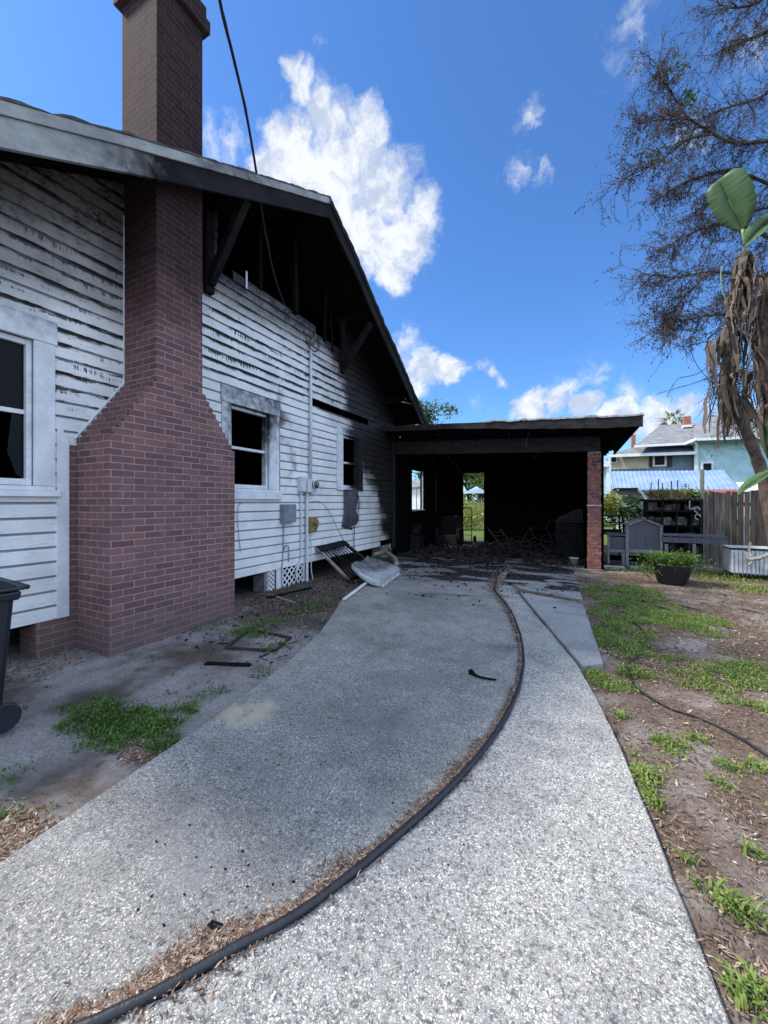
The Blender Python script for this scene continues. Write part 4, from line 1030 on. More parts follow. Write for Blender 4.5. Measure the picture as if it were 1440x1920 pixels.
for k, (x, y_) in enumerate(((1297, 953), (1307, 962), (1308, 975))):
    b = MB()
    c = pY(x, y_ - 6, 11.26); 
    if k: b.tube([c + Vector((.05 * math.cos(a), 0, .06 * math.sin(a))) for a in [2 * math.pi * i / 10 for i in range(9)]], .012, 5)
    else: b.obox(c + Vector((-.04, 0, .1)), c + Vector((-.04, 0, -.1)), .02, .02); b.obox(c + Vector((-.04, 0, -.1)), c + Vector((.06, 0, -.06)), .02, .02)
    tag(b.build('metal_hook', M('pale_metal', (.4, .4, .4), (.25, .25, .25)), None), ['pale bent bracket hanging highest on the shelf rack', 'pale oval ring hanging below the bent bracket on the rack', 'pale ring hanging lowest at the right of the rack'][k], 'hook')
ch_ = thing('metal_chair', 'black metal chair frame standing behind the hutch', 'chair', tuple(pY(1180, 1000, 11.4)))
b = MB(); Yc = 11.4; pts = [pY(1170, 980, Yc), pY(1163, 953, Yc), pY(1194, 949, Yc), pY(1203, 975, Yc)]; b.tube(pts, .022, 6); b.build('back_frame', mCHAR, ch_)
b = MB(); b.obox(pY(1168, 985, Yc), pY(1204, 983, Yc), .4, .04); b.build('seat', mCHAR, ch_)
for x in (1169, 1203): b = MB(); a = pY(x, 985, Yc); b.tube([a, Vector((a.x, a.y, -.05))], .02, 6); b.build('leg', mCHAR, ch_)
tb2 = thing('patio_table', 'low black patio table beside the brick pillar', 'table', tuple(pY(1145, 1000, 11.6)))
b = MB(); bxY(b, 1128, 1166, 966, 969, 11.6, .6); b.build('top', mCHAR, tb2)
b = MB(); bxY(b, 1128, 1166, 978, 981, 11.6, .04); bxY(b, 1128, 1166, 992, 1003, 11.62, .04); b.build('rail', mCHAR, tb2)
for x in (1129, 1160): b = MB(); bxY(b, x, x + 3, 969, 1045, 11.61, .04); b.build('leg', mCHAR, tb2)
# flower pot with weeds
pt = thing('flower_pot', 'wide black tub planter overflowing with green weeds', 'planter', tuple(pG(1264, 1098)))
pc = pG(1264, 1096); pc.z = .0; pc.y += .2
b = MB(); b.lathe(pc + Vector((0, 0, -.01)), [(.20, 0), (.22, .02), (.30, .30), (.325, .33), (.325, .36), (.295, .36), (.28, .31)], 26); b.build('tub', mHOSE, pt, True)
def blades(mb_, c, n, rad, hgt, rr_, w=.006, droop=.6):
    for _ in range(n):
        a = rr_.uniform(0, 6.283); d = math.sqrt(rr_.random()) * rad; base = Vector((c[0] + d * math.cos(a), c[1] + d * math.sin(a), c[2]))
        th = rr_.uniform(0, 6.283); out = Vector((math.cos(th), math.sin(th), 0)); h = hgt * rr_.uniform(.45, 1.1); ln = h * droop * rr_.uniform(.4, 1.4)
        side = Vector((-out.y, out.x, 0)) * w * rr_.uniform(.6, 1.4); mb_.ct = rr_.random()
        p1 = base + out * ln * .35 + Vector((0, 0, h * .7)); p2 = base + out * ln + Vector((0, 0, h * rr_.uniform(.6, 1.0)))
        i = [mb_.vert(base - side), mb_.vert(base + side), mb_.vert(p1 + side), mb_.vert(p1 - side), mb_.vert(p2)]
        mb_.face((i[0], i[1], i[2], i[3])); mb_.face((i[3], i[2], i[4]))
def leaves(mb_, c, n, rad, rr_, size=.03, squash=(1, 1, .6)):
    for _ in range(n):
        v = Vector([rr_.gauss(0, .5) for _ in range(3)]); v = Vector((v.x * squash[0], v.y * squash[1], v.z * squash[2])) * rad
        p = Vector(c) + v; s = size * rr_.uniform(.5, 1.4); mb_.ct = rr_.random()
        u = Vector([rr_.gauss(0, 1) for _ in range(3)]).normalized(); w_ = u.cross(Vector([rr_.gauss(0, 1) for _ in range(3)])).normalized()
        mb_.poly([p, p + u * s * .5 + w_ * s * .28, p + u * s, p + u * s * .5 - w_ * s * .28])
b = MB(); r3 = random.Random(11)
blades(b, pc + Vector((0, 0, .30)), 900, .30, .26, r3, .007, 1.3); leaves(b, pc + Vector((0, 0, .42)), 900, .38, r3, .045, (1.1, 1.1, .35)); leaves(b, pc + Vector((-.35, -.1, .25)), 250, .22, r3, .045, (1, 1, .7)); leaves(b, pc + Vector((.3, .1, .30)), 150, .2, r3, .045)
b.build('weeds', mWEED, pt)
# white tub with driftwood at the right edge
tq = thing('trough', 'white enamelled trough with wire ribs at the right edge of the yard', 'trough', tuple(pG(1410, 1085)))
b = MB(); Yt = 9.75; bxY(b, 1372, 1490, 1031, 1082, Yt, .55); b.build('body', M('chalky_enamel', (.72, .74, .74), (.50, .52, .53), 9), tq, bevel=.02)
b = MB(); bxY(b, 1369, 1494, 1027, 1032, Yt - .03, .61); b.build('rim', M('chalky_rim', (.45, .46, .46), (.3, .3, .3)), tq, bevel=.008)
b = MB()
for k in range(11): bxY(b, 1376 + k * 8, 1377.2 + k * 8, 1033, 1080, Yt - .012, .01)
b.build('ribs', mMET, tq)
b = MB(); rr4 = random.Random(5)
a0 = pY(1400, 1040, Yt - .1)
b.tube(smooth([pY(1398, 1036, Yt - .1), pY(1405, 1048, Yt - .15), pY(1425, 1046, Yt - .15), pY(1450, 1036, Yt - .12)], 5), .035, 7); b.tube(smooth([pY(1401, 1040, Yt - .1), pY(1410, 1052, Yt - .15), pY(1404, 1060, Yt - .18)], 4), .025, 6); b.tube(smooth([pY(1408, 1046, Yt - .15), pY(1404, 1028, Yt - .05), pY(1407, 1018, Yt)], 4), .02, 6)
tag(b.build('driftwood', M('bleached_wood', (.42, .40, .36), (.2, .19, .17), 14), None, True), 'bleached driftwood branch resting on the white trough', 'driftwood')
# fence and post
fn = thing('board_fence', 'weathered grey vertical board fence behind the bench at the right', 'fence', tuple(pY(1380, 1040, 11.75)))
b = MB(); mFEN = M('weathered_board', (.19, .16, .135), (.06, .05, .043), 4, .85, .6, 30, stretch=(8, 8, .5), soot=False)
x = pY(1319, 930, 11.75).x; xe = pY(1640, 930, 11.75).x
while x < xe:
    w = rnd.uniform(.085, .105); b.ct = max(0, rnd.gauss(.35, .3)) + (.75 if x > pY(1368, 930, 11.75).x else 0); b.ct = min(b.ct, 1)
    zt = 1.68 + rnd.uniform(-.03, .04); b.box((x, 11.75 + rnd.uniform(0, .012), -.05), (x + w, 11.775 + rnd.uniform(0, .01), zt)); x += w + rnd.uniform(.004, .018)
b.build('boards', mFEN, fn); b = MB(); 
for z in (.35, 1.35): b.box((pY(1319, 930, 11.8).x, 11.79, z), (xe, 11.84, z + .09))
b.build('rails', mFEN, fn)
b = MB(); a = pY(1314, 930, 11.6); a2 = pY(1321, 930, 11.6); b.box((a.x, 11.6, -.05), (a2.x, 11.7, 2.22)); tag(b.build('fence_post', M('grey_green_post', (.17, .18, .15), (.10, .11, .09), 6), bevel=.01), 'tall square wooden post at the left end of the board fence', 'post')
# dried plants on the rack
b = MB(); r5 = random.Random(9); leaves(b, pY(1250, 927, 11.5), 500, .42, r5, .07, (1.1, .4, .22)); blades(b, pY(1250, 935, 11.5), 300, .4, .3, r5, .006)
tag(b.build('dried_plants', leaf_mat('dry_leaf', (.20, .15, .07), (.30, .26, .12))), 'dry brown plants heaped on top of the shelf rack', 'plant')
b = MB(); leaves(b, pY(1293, 927, 11.7), 420, .30, r5, .07, (1, .5, .5)); tag(b.build('bush', mWEED), 'bright green bush beside the tall post behind the rack', 'bush')
b = MB()
for x, y_ in ((1220, 905), (1234, 898), (1241, 906), (1258, 902), (1270, 900)): b.tube([pY(x, 932, 11.5), pY(x + 1, y_, 11.5)], .012, 5)
tag(b.build('garden_stakes', mCHAR), 'thin dark garden stakes poking up from the top of the rack', 'stakes')
# bushes behind the pillar
def bush(name, label, c, rad, n, mat, size, seed, squash=(1, 1, .8), cat='bush', clumps=7):
    r = random.Random(seed); b = MB(); c = Vector(c)
    for k in range(clumps):
        cc = c + Vector((r.gauss(0, rad * .45), r.gauss(0, rad * .45), r.gauss(0, rad * .3) * squash[2])); leaves(b, cc, n // clumps, rad * r.uniform(.4, .8), r, size, squash)
    return tag(b.build(name, mat), label, cat)
mBUSH = leaf_mat('yellow_green_leaf', (.16, .20, .03), (.34, .34, .08)); mDKL = leaf_mat('dark_leaf', (.03, .06, .012), (.09, .13, .03))
bush('bush', 'yellow green bush right of the brick pillar', pY(1140, 948, 15.0), .55, 1500, mBUSH, .10, 21)
bush('bush', 'low green hedge below the woven screen behind the hutch', pY(1182, 962, 14.6), .45, 1100, mWEED, .09, 22)
# woven screen / greenhouse beyond
wv = thing('garden_shed', 'small grey louvred garden shed with a black edged roof behind the hutch', 'shed', tuple(pY(1180, 960, 16)))
b = MB(); Ys = 16.0; bxY(b, 1160, 1208, 935, 975, Ys, .8); b.build('wall', M('shed_green', (.24, .29, .25), (.17, .2, .17), 6), wv)
b = MB()
for k in range(5): bxY(b, 1158, 1196, 919 + k * 3.2, 921 + k * 3.2, Ys - .05, .03)
bxY(b, 1157, 1200, 918, 935, Ys + .02, .5); b.build('louvre', M('grey_louvre', (.26, .27, .27), (.17, .17, .18), 6), wv)
b = MB(); bxY(b, 1153, 1196, 915, 918, Ys - .2, 1.1); b.build('roof', mCHAR, wv)
b = MB(); b.obox(pY(1192, 912, Ys - .1), pY(1212, 935, Ys - .1), .05, .08); b.build('gable_trim', mTRIM, wv)
# metal roofed outbuilding
ob = thing('outbuilding', 'long outbuilding with a blue-grey corrugated metal roof behind the fence', 'outbuilding', tuple(pY(1260, 960, 19)))
mMR, t, b0 = newmat('blue_metal_roof', .38, .5); p = t.pos(); X, Y, Z = t.xyz(p)
cc = t.mix(t.ss(t.noise(p, 1.5, 5, .6), .35, .7), (.20, .29, .44), (.30, .38, .52)); t.put(b0.inputs['Base Color'], cc); b0.inputs['Metallic'].default_value = .25
A1 = pY(1143, 884, 21.5); B1 = pY(1357, 882, 21.5); C1 = pY(1386, 918, 19.0); D1 = pY(1148, 919, 19.0)
b = MB(); nr = 26
prev = None
for i in range(nr * 4 + 1):
    u = i / (nr * 4); rib = (.03 if i % 4 == 1 else 0)
    a = A1.lerp(B1, u); d = D1.lerp(C1, u); ids = [b.vert(a + Vector((0, 0, rib))), b.vert(d + Vector((0, 0, rib)))]
    if prev: b.face((prev[0], prev[1], ids[1], ids[0]))
    prev = ids
ro_ = b.build('roof', mMR, ob); ro_.modifiers.new('s', 'SOLIDIFY').thickness = .03
b = MB(); b.box((D1.x + .3, 19.4, -.05), (C1.x - .3, 21.2, 1.85)); b.build('wall', M('outbuilding_wall', (.42, .42, .40), (.28, .28, .27), 4), ob)
rr_ = thing('lean_to', 'low lean-to with rusty red sheet roofing above the board fence', 'lean-to', tuple(pY(1345, 930, 13.5)))
b = MB(); q = [pY(1321, 919, 14.4), pY(1378, 917, 14.4), pY(1385, 928, 13.0), pY(1326, 928, 13.0)]; b.prism(q, (0, 0, -.03)); b.build('roof', M('rusty_sheet', (.30, .08, .06), (.20, .07, .06), 5), rr_)
b = MB(); b.box((q[3].x, 13.1, -.05), (q[2].x, 14.3, 1.6)); b.build('wall', mFEN, rr_)
wr_ = thing('awning', 'white ribbed awning showing under the leaves at the right edge', 'awning', tuple(pY(1400, 920, 15)))
b = MB(); 
for k in range(9):
    a = pY(1386 + k * 9, 905 - k * .5, 15.5); c = pY(1398 + k * 9, 922 - k * 1, 14.5); b.obox(a, c, .15, .02)
b.build('slats', mTRIM, wr_)
for xx in (1395, 1440): b = MB(); a = pY(xx, 920, 14.7); b.tube([a, Vector((a.x, a.y, -.05))], .03, 6); b.build('leg', mTRIM, wr_)

# ------------------------------------------------------------------ neighbour's house
NY = 33.0
nh = thing('neighbour_house', 'two storey beige and turquoise house with grey shingle hip roof in the distance', 'house', tuple(pY(1290, 960, NY)))
def lap(name, c1, c2):
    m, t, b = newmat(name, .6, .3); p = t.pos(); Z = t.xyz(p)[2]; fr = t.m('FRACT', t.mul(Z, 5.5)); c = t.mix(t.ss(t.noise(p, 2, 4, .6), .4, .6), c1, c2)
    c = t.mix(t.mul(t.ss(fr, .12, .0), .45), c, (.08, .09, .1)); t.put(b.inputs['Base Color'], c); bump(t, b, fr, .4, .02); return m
mTQ = lap('turquoise_siding', (.30, .47, .54), (.38, .54, .60)); mBG = lap('beige_siding', (.50, .43, .32), (.42, .36, .27)); mGB = lap('grey_blue_siding', (.17, .22, .28), (.13, .17, .22))
def bxn(x0, x1, y0, y1, Y, dep, mat, name, par, bev=0): b = MB(); bxY(b, x0, x1, y0, y1, Y, dep); return b.build(name, mat, par, bevel=bev)
bxn(1304, 1475, 826, 975, NY, 8, mTQ, 'wall', nh)
bxn(1143, 1303, 853, 975, NY + .5, 7, mGB, 'wall', nh)
bxn(1145, 1219, 855, 878, NY + .42, .07, mBG, 'wall', nh)
bxn(1302, 1309, 828, 975, NY - .08, .1, mTRIM, 'corner_board', nh); bxn(1141, 1146, 853, 975, NY + .38, .1, mTRIM, 'corner_board', nh)
w_ = bxn(1224, 1250, 853, 874, NY + .36, .12, mTRIM, 'window', nh); bxn(1228, 1246, 856, 871, NY + .30, .05, mGLASS, 'pane', w_)
bxn(1217, 1223.5, 854, 875, NY + .35, .06, M('brown_shutter', (.06, .03, .025)), 'shutter', nh); bxn(1250.5, 1260, 854, 875, NY + .35, .06, M('brown_shutter_b', (.065, .035, .03)), 'shutter', nh)
w_ = bxn(1143, 1157, 855, 868, NY + .3, .08, mTRIM, 'window', nh); bxn(1146, 1155, 857, 866, NY + .24, .05, mGLASS, 'pane', w_)
w_ = bxn(1314, 1338, 866, 885, NY - .1, .08, mTRIM, 'window', nh); bxn(1319, 1334, 869, 882, NY - .16, .05, mGLASS, 'pane', w_)
# roofs
mSH2 = M('neighbour_shingle', (.20, .205, .22), (.11, .115, .12), 2.5, .9, .3, 14, soot=False)
def slabpoly(name, pts, mat, par, th=.12): b = MB(); b.prism(pts, (0, 0, -th)); return b.build(name, mat, par)
slabpoly('roof', [pY(1190, 836, NY - .4), pY(1300, 830, NY - .4), pY(1312, 793, NY + 5), pY(1238, 797, NY + 5)], mSH2, nh)
slabpoly('roof', [pY(1300, 826, NY - .8), pY(1500, 818, NY - .8), pY(1480, 770, NY + 5), pY(1345, 778, NY + 5), pY(1300, 800, NY + 3)], mSH2, nh)
slabpoly('roof', [pY(1140, 853, NY - .2), pY(1306, 847, NY - .2), pY(1300, 834, NY + 1.2), pY(1190, 838, NY + 1.2)], mSH2, nh)
def bar(name, a, b_, w, h, mat, par): m = MB(); m.obox(a, b_, w, h); return m.build(name, mat, par)
bar('gutter', pY(1189, 837, NY - .45), pY(1284, 832, NY - .45), .12, .16, mTRIM, nh); bar('gutter', pY(1284, 832, NY - .45), pY(1306, 823, NY - .85), .12, .16, mTRIM, nh); bar('gutter', pY(1306, 824, NY - .85), pY(1500, 818, NY - .85), .12, .16, mTRIM, nh)
bar('gutter', pY(1138, 855, NY - .25), pY(1307, 849, NY - .25), .12, .2, mTRIM, nh)
mCB = M('far_brick', (.33, .13, .08), (.20, .09, .07), 6, .9, .3, 20)
c_ = bxn(1283, 1296, 781, 806, NY + 3.5, .7, mCB, 'chimney', nh); bxn(1281, 1298, 797, 800, NY + 3.4, .9, mTRIM, 'flashing', c_)
bxn(1184.5, 1192, 815, 845, NY + 2, .5, mCB, 'chimney', nh)
# house left strip seen by the pillar
h2 = thing('rear_shed', 'pale turquoise shed wall seen just right of the brick pillar', 'shed', tuple(pY(1135, 950, 26)))
bxn(1098, 1142, 875, 975, 26, 4, mTQ, 'wall', h2); bxn(1137, 1142, 868, 975, 25.9, .1, mTRIM, 'corner_board', h2); bxn(1098, 1144, 866, 875, 25.8, 4.3, mTRIM, 'roof', h2)
# things seen through the back openings of the carport
ws = thing('white_shed', 'white garden shed seen through the burned side window of the carport', 'shed', (-13, 28, 0))
b = MB(); b.box((-12.5, 27, -.05), (-9.0, 29, 2.5)); b.build('wall', M('bright_white_wall', (.8, .8, .8), (.7, .7, .7), 3), ws)
b = MB(); b.prism([(-12.7, 26.8, 2.5), (-8.8, 26.8, 2.5), (-8.8, 28, 3.1), (-12.7, 28, 3.1)], (0, 0, .06)); b.build('roof', mSH2, ws)
tn = thing('canopy_tent', 'pale blue canopy tent seen through the back doorway of the carport', 'tent', tuple(pY(893, 930, 26)))
c = pY(893, 912, 27); e = [pY(868, 925, 26), pY(918, 925, 26), pY(918, 925, 29), pY(868, 925, 29)]
b = MB()
for i in range(4): b.poly([e[i], e[(i + 1) % 4], c])
b.build('canopy', M('tent_cloth', (.55, .62, .68), (.45, .52, .58), 3, soot=False), tn)
for q in e: b = MB(); b.tube([q, Vector((q.x, q.y, -.05))], .03, 6); b.build('leg', mPVC, tn)
bf = thing('picket_fence', 'grey picket fence in the greenery seen through the back doorway', 'fence', tuple(pY(890, 950, 24)))
b = MB(); x0 = pY(840, 930, 24).x; x1 = pY(940, 930, 24).x; x = x0
while x < x1: b.box((x, 24, -.05), (x + .09, 24.02, 1.45 + .15 + rnd.uniform(-.02, .02))); x += .15
b.build('pickets', mFEN, bf)

# ------------------------------------------------------------------ vegetation behind
def tree(name, label, base, h, rad, n, mat, seed, size=.16, cat='tree', tr_r=.18, squash=.8):
    r = random.Random(seed); t_ = thing(name, label, cat, tuple(base)); base = Vector(base)
    tk = MB(); top = base + Vector((r.uniform(-.3, .3), r.uniform(-.3, .3), h * .7))
    tk.tube([base - Vector((0, 0, .1)), base.lerp(top, .5) + Vector((r.uniform(-.2, .2), 0, 0)), top], [tr_r, tr_r * .7, tr_r * .3], 8)
    ends = []
    for k in range(9):
        s_ = base.lerp(top, r.uniform(.45, 1)); a = r.uniform(0, 6.28); e_ = base + Vector((rad * .75 * math.cos(a) * r.uniform(.4, 1), rad * .75 * math.sin(a) * r.uniform(.4, 1), h * r.uniform(.62, .98)))
        tk.tube([s_, s_.lerp(e_, .5) + Vector((0, 0, .15)), e_], [tr_r * .35, tr_r * .22, tr_r * .08], 5); ends.append(e_)
    tk.build('trunk', mBARK, t_, True)
    cr = MB()
    for k in range(26):
        c = r.choice(ends) + Vector([r.gauss(0, rad * .28) for _ in range(3)]); leaves(cr, c, n // 26, rad * r.uniform(.22, .42), r, size, (1, 1, squash))
    cr.build('crown', mat, t_); return t_
mBARK = M('bark', (.11, .085, .07), (.045, .035, .03), 5, .9, .9, 25, stretch=(1, 1, .3), soot=False)
mOAK = leaf_mat('oak_leaf', (.035, .075, .015), (.11, .16, .04))
tree('tree', 'green tree showing above the house eave behind the carport', (px(812, 941, 26).x, px(812, 941, 26).y, 0), 8.2, 1.6, 4200, mOAK, 41, .20)
tree('tree', 'broad green tree seen through the back doorway of the carport', (pY(880, 941, 32).x, 32, 0), 5.2, 3.0, 6500, mOAK, 42, .30)
tree('tree', 'dark green tree behind the white shed', (-14.5, 31, 0), 7.0, 3.0, 2600, mDKL, 43, .25)
def palm(label, px_, py_, Y, seed):
    r = random.Random(seed); top = pY(px_, py_, Y); t_ = thing('palm_tree', label, 'palm', (top.x, top.y, 0), 'cabbage palms behind the neighbour house'); b = MB(); b.tube([(top.x, top.y, -.1), (top.x + .2, top.y, top.z * .5), top], [.22, .18, .16], 8); b.build('trunk', mBARK, t_, True)
    b = MB()
    for k in range(46):
        a = r.uniform(0, 6.28); el = r.uniform(-.5, 1.2); d = Vector((math.cos(a) * math.cos(el), math.sin(a) * math.cos(el), math.sin(el))); L = r.uniform(1.3, 2.0); b.ct = r.random()
        side = d.cross(Vector((0, 0, 1))).normalized()
        for s_ in range(-6, 7):
            dd = (d + side * s_ * .11).normalized(); m_ = top + d * L * .45; e = m_ + dd * L * .55 * (1 - abs(s_) * .05) - Vector((0, 0, .08 * abs(s_) + .25)); w = side * .03
            b.poly([m_ - w, m_ + w, e])
    b.build('crown', mPALM, t_)
mPALM = leaf_mat('palm_leaf', (.12, .13, .03), (.26, .24, .07))
palm('cabbage palm crown showing left of the far brick chimney', 1264, 790, 44, 61); palm('cabbage palm crown half hidden by branches right of the far chimney', 1350, 785, 46, 62)
# far hedge so the horizon is closed
hd = MB(); r6 = random.Random(77)
for k in range(90):
    a = R(r6.uniform(-75, 75)); dist = r6.uniform(60, 95); c = Vector((math.sin(a - YAW) * dist, math.cos(a - YAW) * dist, r6.uniform(.5, 3.5)))
    leaves(hd, c, 110, 3.2, r6, .9, (1.3, 1.3, .7))
bush('bush', 'tall bright green shrub seen through the back doorway of the carport', (pY(872, 941, 20).x, 20, .6), 1.0, 1800, mBUSH, .14, 71)
bush('bush', 'dark green shrub beside the canopy tent behind the carport', (pY(905, 941, 29).x, 30, 2.2), 1.6, 2200, mOAK, .22, 72)
tag(hd.build('far_woodland', mDKL), 'distant dark tree belt along the horizon', 'woodland', kind='stuff')

# ------------------------------------------------------------------ half bare tree reaching in from the right
def branchtree():
    t_ = thing('oak_tree', 'half bare tree with fine drooping twigs and shrivelled leaves reaching in from the right', 'tree', (px(1640, 941, 9.5).x, px(1640, 941, 9.5).y, 0))
    r = random.Random(5); tk = MB(); tw = MB(); lf = MB(); gr = MB(); base = t_.location.copy()
    tk.tube(smooth([base - Vector((0, 0, .1)), base + Vector((-.1, 0, 1.6)), base + Vector((-.3, .1, 3.4)), base + Vector((-.25, 0, 5.6)), base + Vector((-.1, 0, 8.5)), base + Vector((-.2, 0, 11.0))], 4), [.30, .29, .27, .25, .24, .23, .22, .21, .2, .19, .18, .17, .16, .15, .14, .12, .11, .1, .09, .08, .07][:21], 10)
    limbs = [([(1640, 330), (1500, 262), (1440, 264), (1378, 268), (1335, 250), (1292, 224), (1250, 212)], 9.0, .055, 1.0),
             ([(1640, 120), (1500, 60), (1440, 60), (1400, 75), (1350, 95)], 9.6, .05, 1.0), ([(1600, 0), (1480, -20), (1410, 10), (1350, 15)], 9.2, .045, 1.0),
             ([(1600, 200), (1480, 160), (1420, 185), (1370, 200), (1330, 215)], 9.8, .04, 1.0),
             ([(1335, 252), (1290, 262), (1240, 300), (1200, 320), (1165, 338)], 8.9, .022, .8), ([(1292, 224), (1262, 180), (1245, 150), (1235, 120)], 9.0, .018, .9), ([(1292, 224), (1235, 225), (1195, 232)], 9.0, .018, .9),
             ([(1640, 450), (1500, 380), (1430, 340), (1370, 320), (1320, 330), (1270, 350), (1225, 380)], 9.4, .045, 1.0),
             ([(1620, 520), (1480, 470), (1410, 430), (1350, 420), (1290, 440), (1240, 470)], 9.0, .04, 1.1), ([(1600, 600), (1480, 560), (1400, 520), (1330, 510), (1270, 520), (1225, 515)], 8.7, .035, 1.2),
             ([(1600, 690), (1480, 640), (1410, 600), (1340, 590), (1280, 600), (1245, 590)], 8.8, .03, 1.2), ([(1600, 420), (1500, 400), (1440, 390), (1390, 400), (1340, 380), (1300, 400)], 9.9, .03, 1.2),
             ([(1560, 760), (1450, 720), (1400, 700), (1370, 720)], 9.3, .03, 1.0), ([(1580, 860), (1480, 800), (1420, 780), (1385, 790)], 9.8, .025, 1.1), ([(1560, 560), (1460, 540), (1400, 560), (1350, 560)], 9.8, .03, 1.2),
             ([(1330, 510), (1290, 550), (1262, 585), (1245, 620)], 8.7, .014, .9)]
    def twig(p, d, L, rad, lev):
        k = 4; pts = [p]; q = p.copy(); dd = d.copy()
        for i in range(k):
            dd = (dd + Vector([r.gauss(0, .22) for _ in range(3)]) + Vector((0, 0, -.10 if lev else -.03))).normalized(); q = q + dd * L / k; pts.append(q.copy())
        tw.tube(pts, [rad * (1 - .7 * i / k) for i in range(k + 1)], 3, False)
        if lev > 0:
            for _ in range(4 if lev == 2 else 4):
                u = r.random(); i = min(int(u * k), k - 1); s_ = pts[i].lerp(pts[i + 1], u * k - i)
                nd = (dd * .75 + Vector([r.gauss(0, .55) for _ in range(3)])).normalized(); twig(s_, nd, L * r.uniform(.4, .7), max(rad * .55, .0022), lev - 1)
        else:
            for _ in range(r.choice((4, 5, 6, 7))):
                s_ = pts[r.randint(1, k)] + Vector([r.gauss(0, .015) for _ in range(3)]); s = r.uniform(.022, .058); u = Vector([r.gauss(0, 1) for _ in range(3)]).normalized(); u = (u + Vector((0, 0, -.5))).normalized(); w_ = u.orthogonal().normalized(); lf.ct = r.random()
                lf.poly([s_, s_ + u * s * .5 + w_ * s * .3, s_ + u * s, s_ + u * s * .5 - w_ * s * .3])
    for L_, z, rad, dens in limbs:
        n = len(L_); P = [px(x, y, z + .25 * math.sin(i * 1.3 + x)) for i, (x, y) in enumerate(L_)]
        if L_[0][0] > 1550: P[0] = Vector((base.x - .2, base.y, P[0].z))
        P = smooth(P, 5); m = len(P); tk.tube(P, [rad * (1 - .75 * i / m) + .004 for i in range(m)], 6)
        for i in range(3, m):
            x_frac = i / m
            for _ in range(int(3.3 * dens + r.random())):
                d = (P[min(i + 1, m - 1)] - P[i - 1]).normalized(); nd = (d * .7 + Vector([r.gauss(0, .55) for _ in range(3)])).normalized()
                twig(P[i] + Vector([r.gauss(0, .02) for _ in range(3)]), nd, r.uniform(.35, .85), .009, 2 if r.random() < .6 else 1)
    # bare thin twigs lower down
    for L_ in ([(1400, 650), (1350, 670), (1310, 700), (1270, 712), (1250, 745)], [(1400, 690), (1340, 705), (1290, 722), (1232, 738)], [(1390, 720), (1345, 705), (1330, 740), (1300, 760)], [(1400, 640), (1330, 640), (1280, 650), (1250, 640)], [(1395, 760), (1340, 745), (1310, 780)], [(1420, 800), (1360, 740), (1310, 690), (1290, 640)]):
        P = smooth([px(x, y, 8.8) for x, y in L_], 5); tw.tube(P, [.012 * (1 - .8 * i / len(P)) + .002 for i in range(len(P))], 4)
        for i in range(4, len(P), 3):
            d = (P[i] - P[i - 1]).normalized(); d2 = (d + Vector([r.gauss(0, .5) for _ in range(3)])).normalized(); tw.tube([P[i], P[i] + d2 * .15, P[i] + d2 * .15 + d * .2 - Vector((0, 0, .04))], [.004, .003, .002], 3)
    for x, y, s in ((1265, 130, .32), (1275, 222, .34), (1228, 290, .24), (1290, 185, .2)):
        lf.cm = 1; leaves(lf, px(x, y, 8.95), 170, s, r, .07, (1, 1, .8)); lf.cm = 0
    tk.build('trunk', mBARK, t_, True); tw.build('twigs', M('twig_bark', (.06, .045, .04), (.03, .025, .025), 5, .9, 0, soot=False), t_); lf.build('crown', [leaf_mat('shrivelled_leaf', (.045, .030, .030), (.12, .08, .07), .15), mOAK], t_)
branchtree()

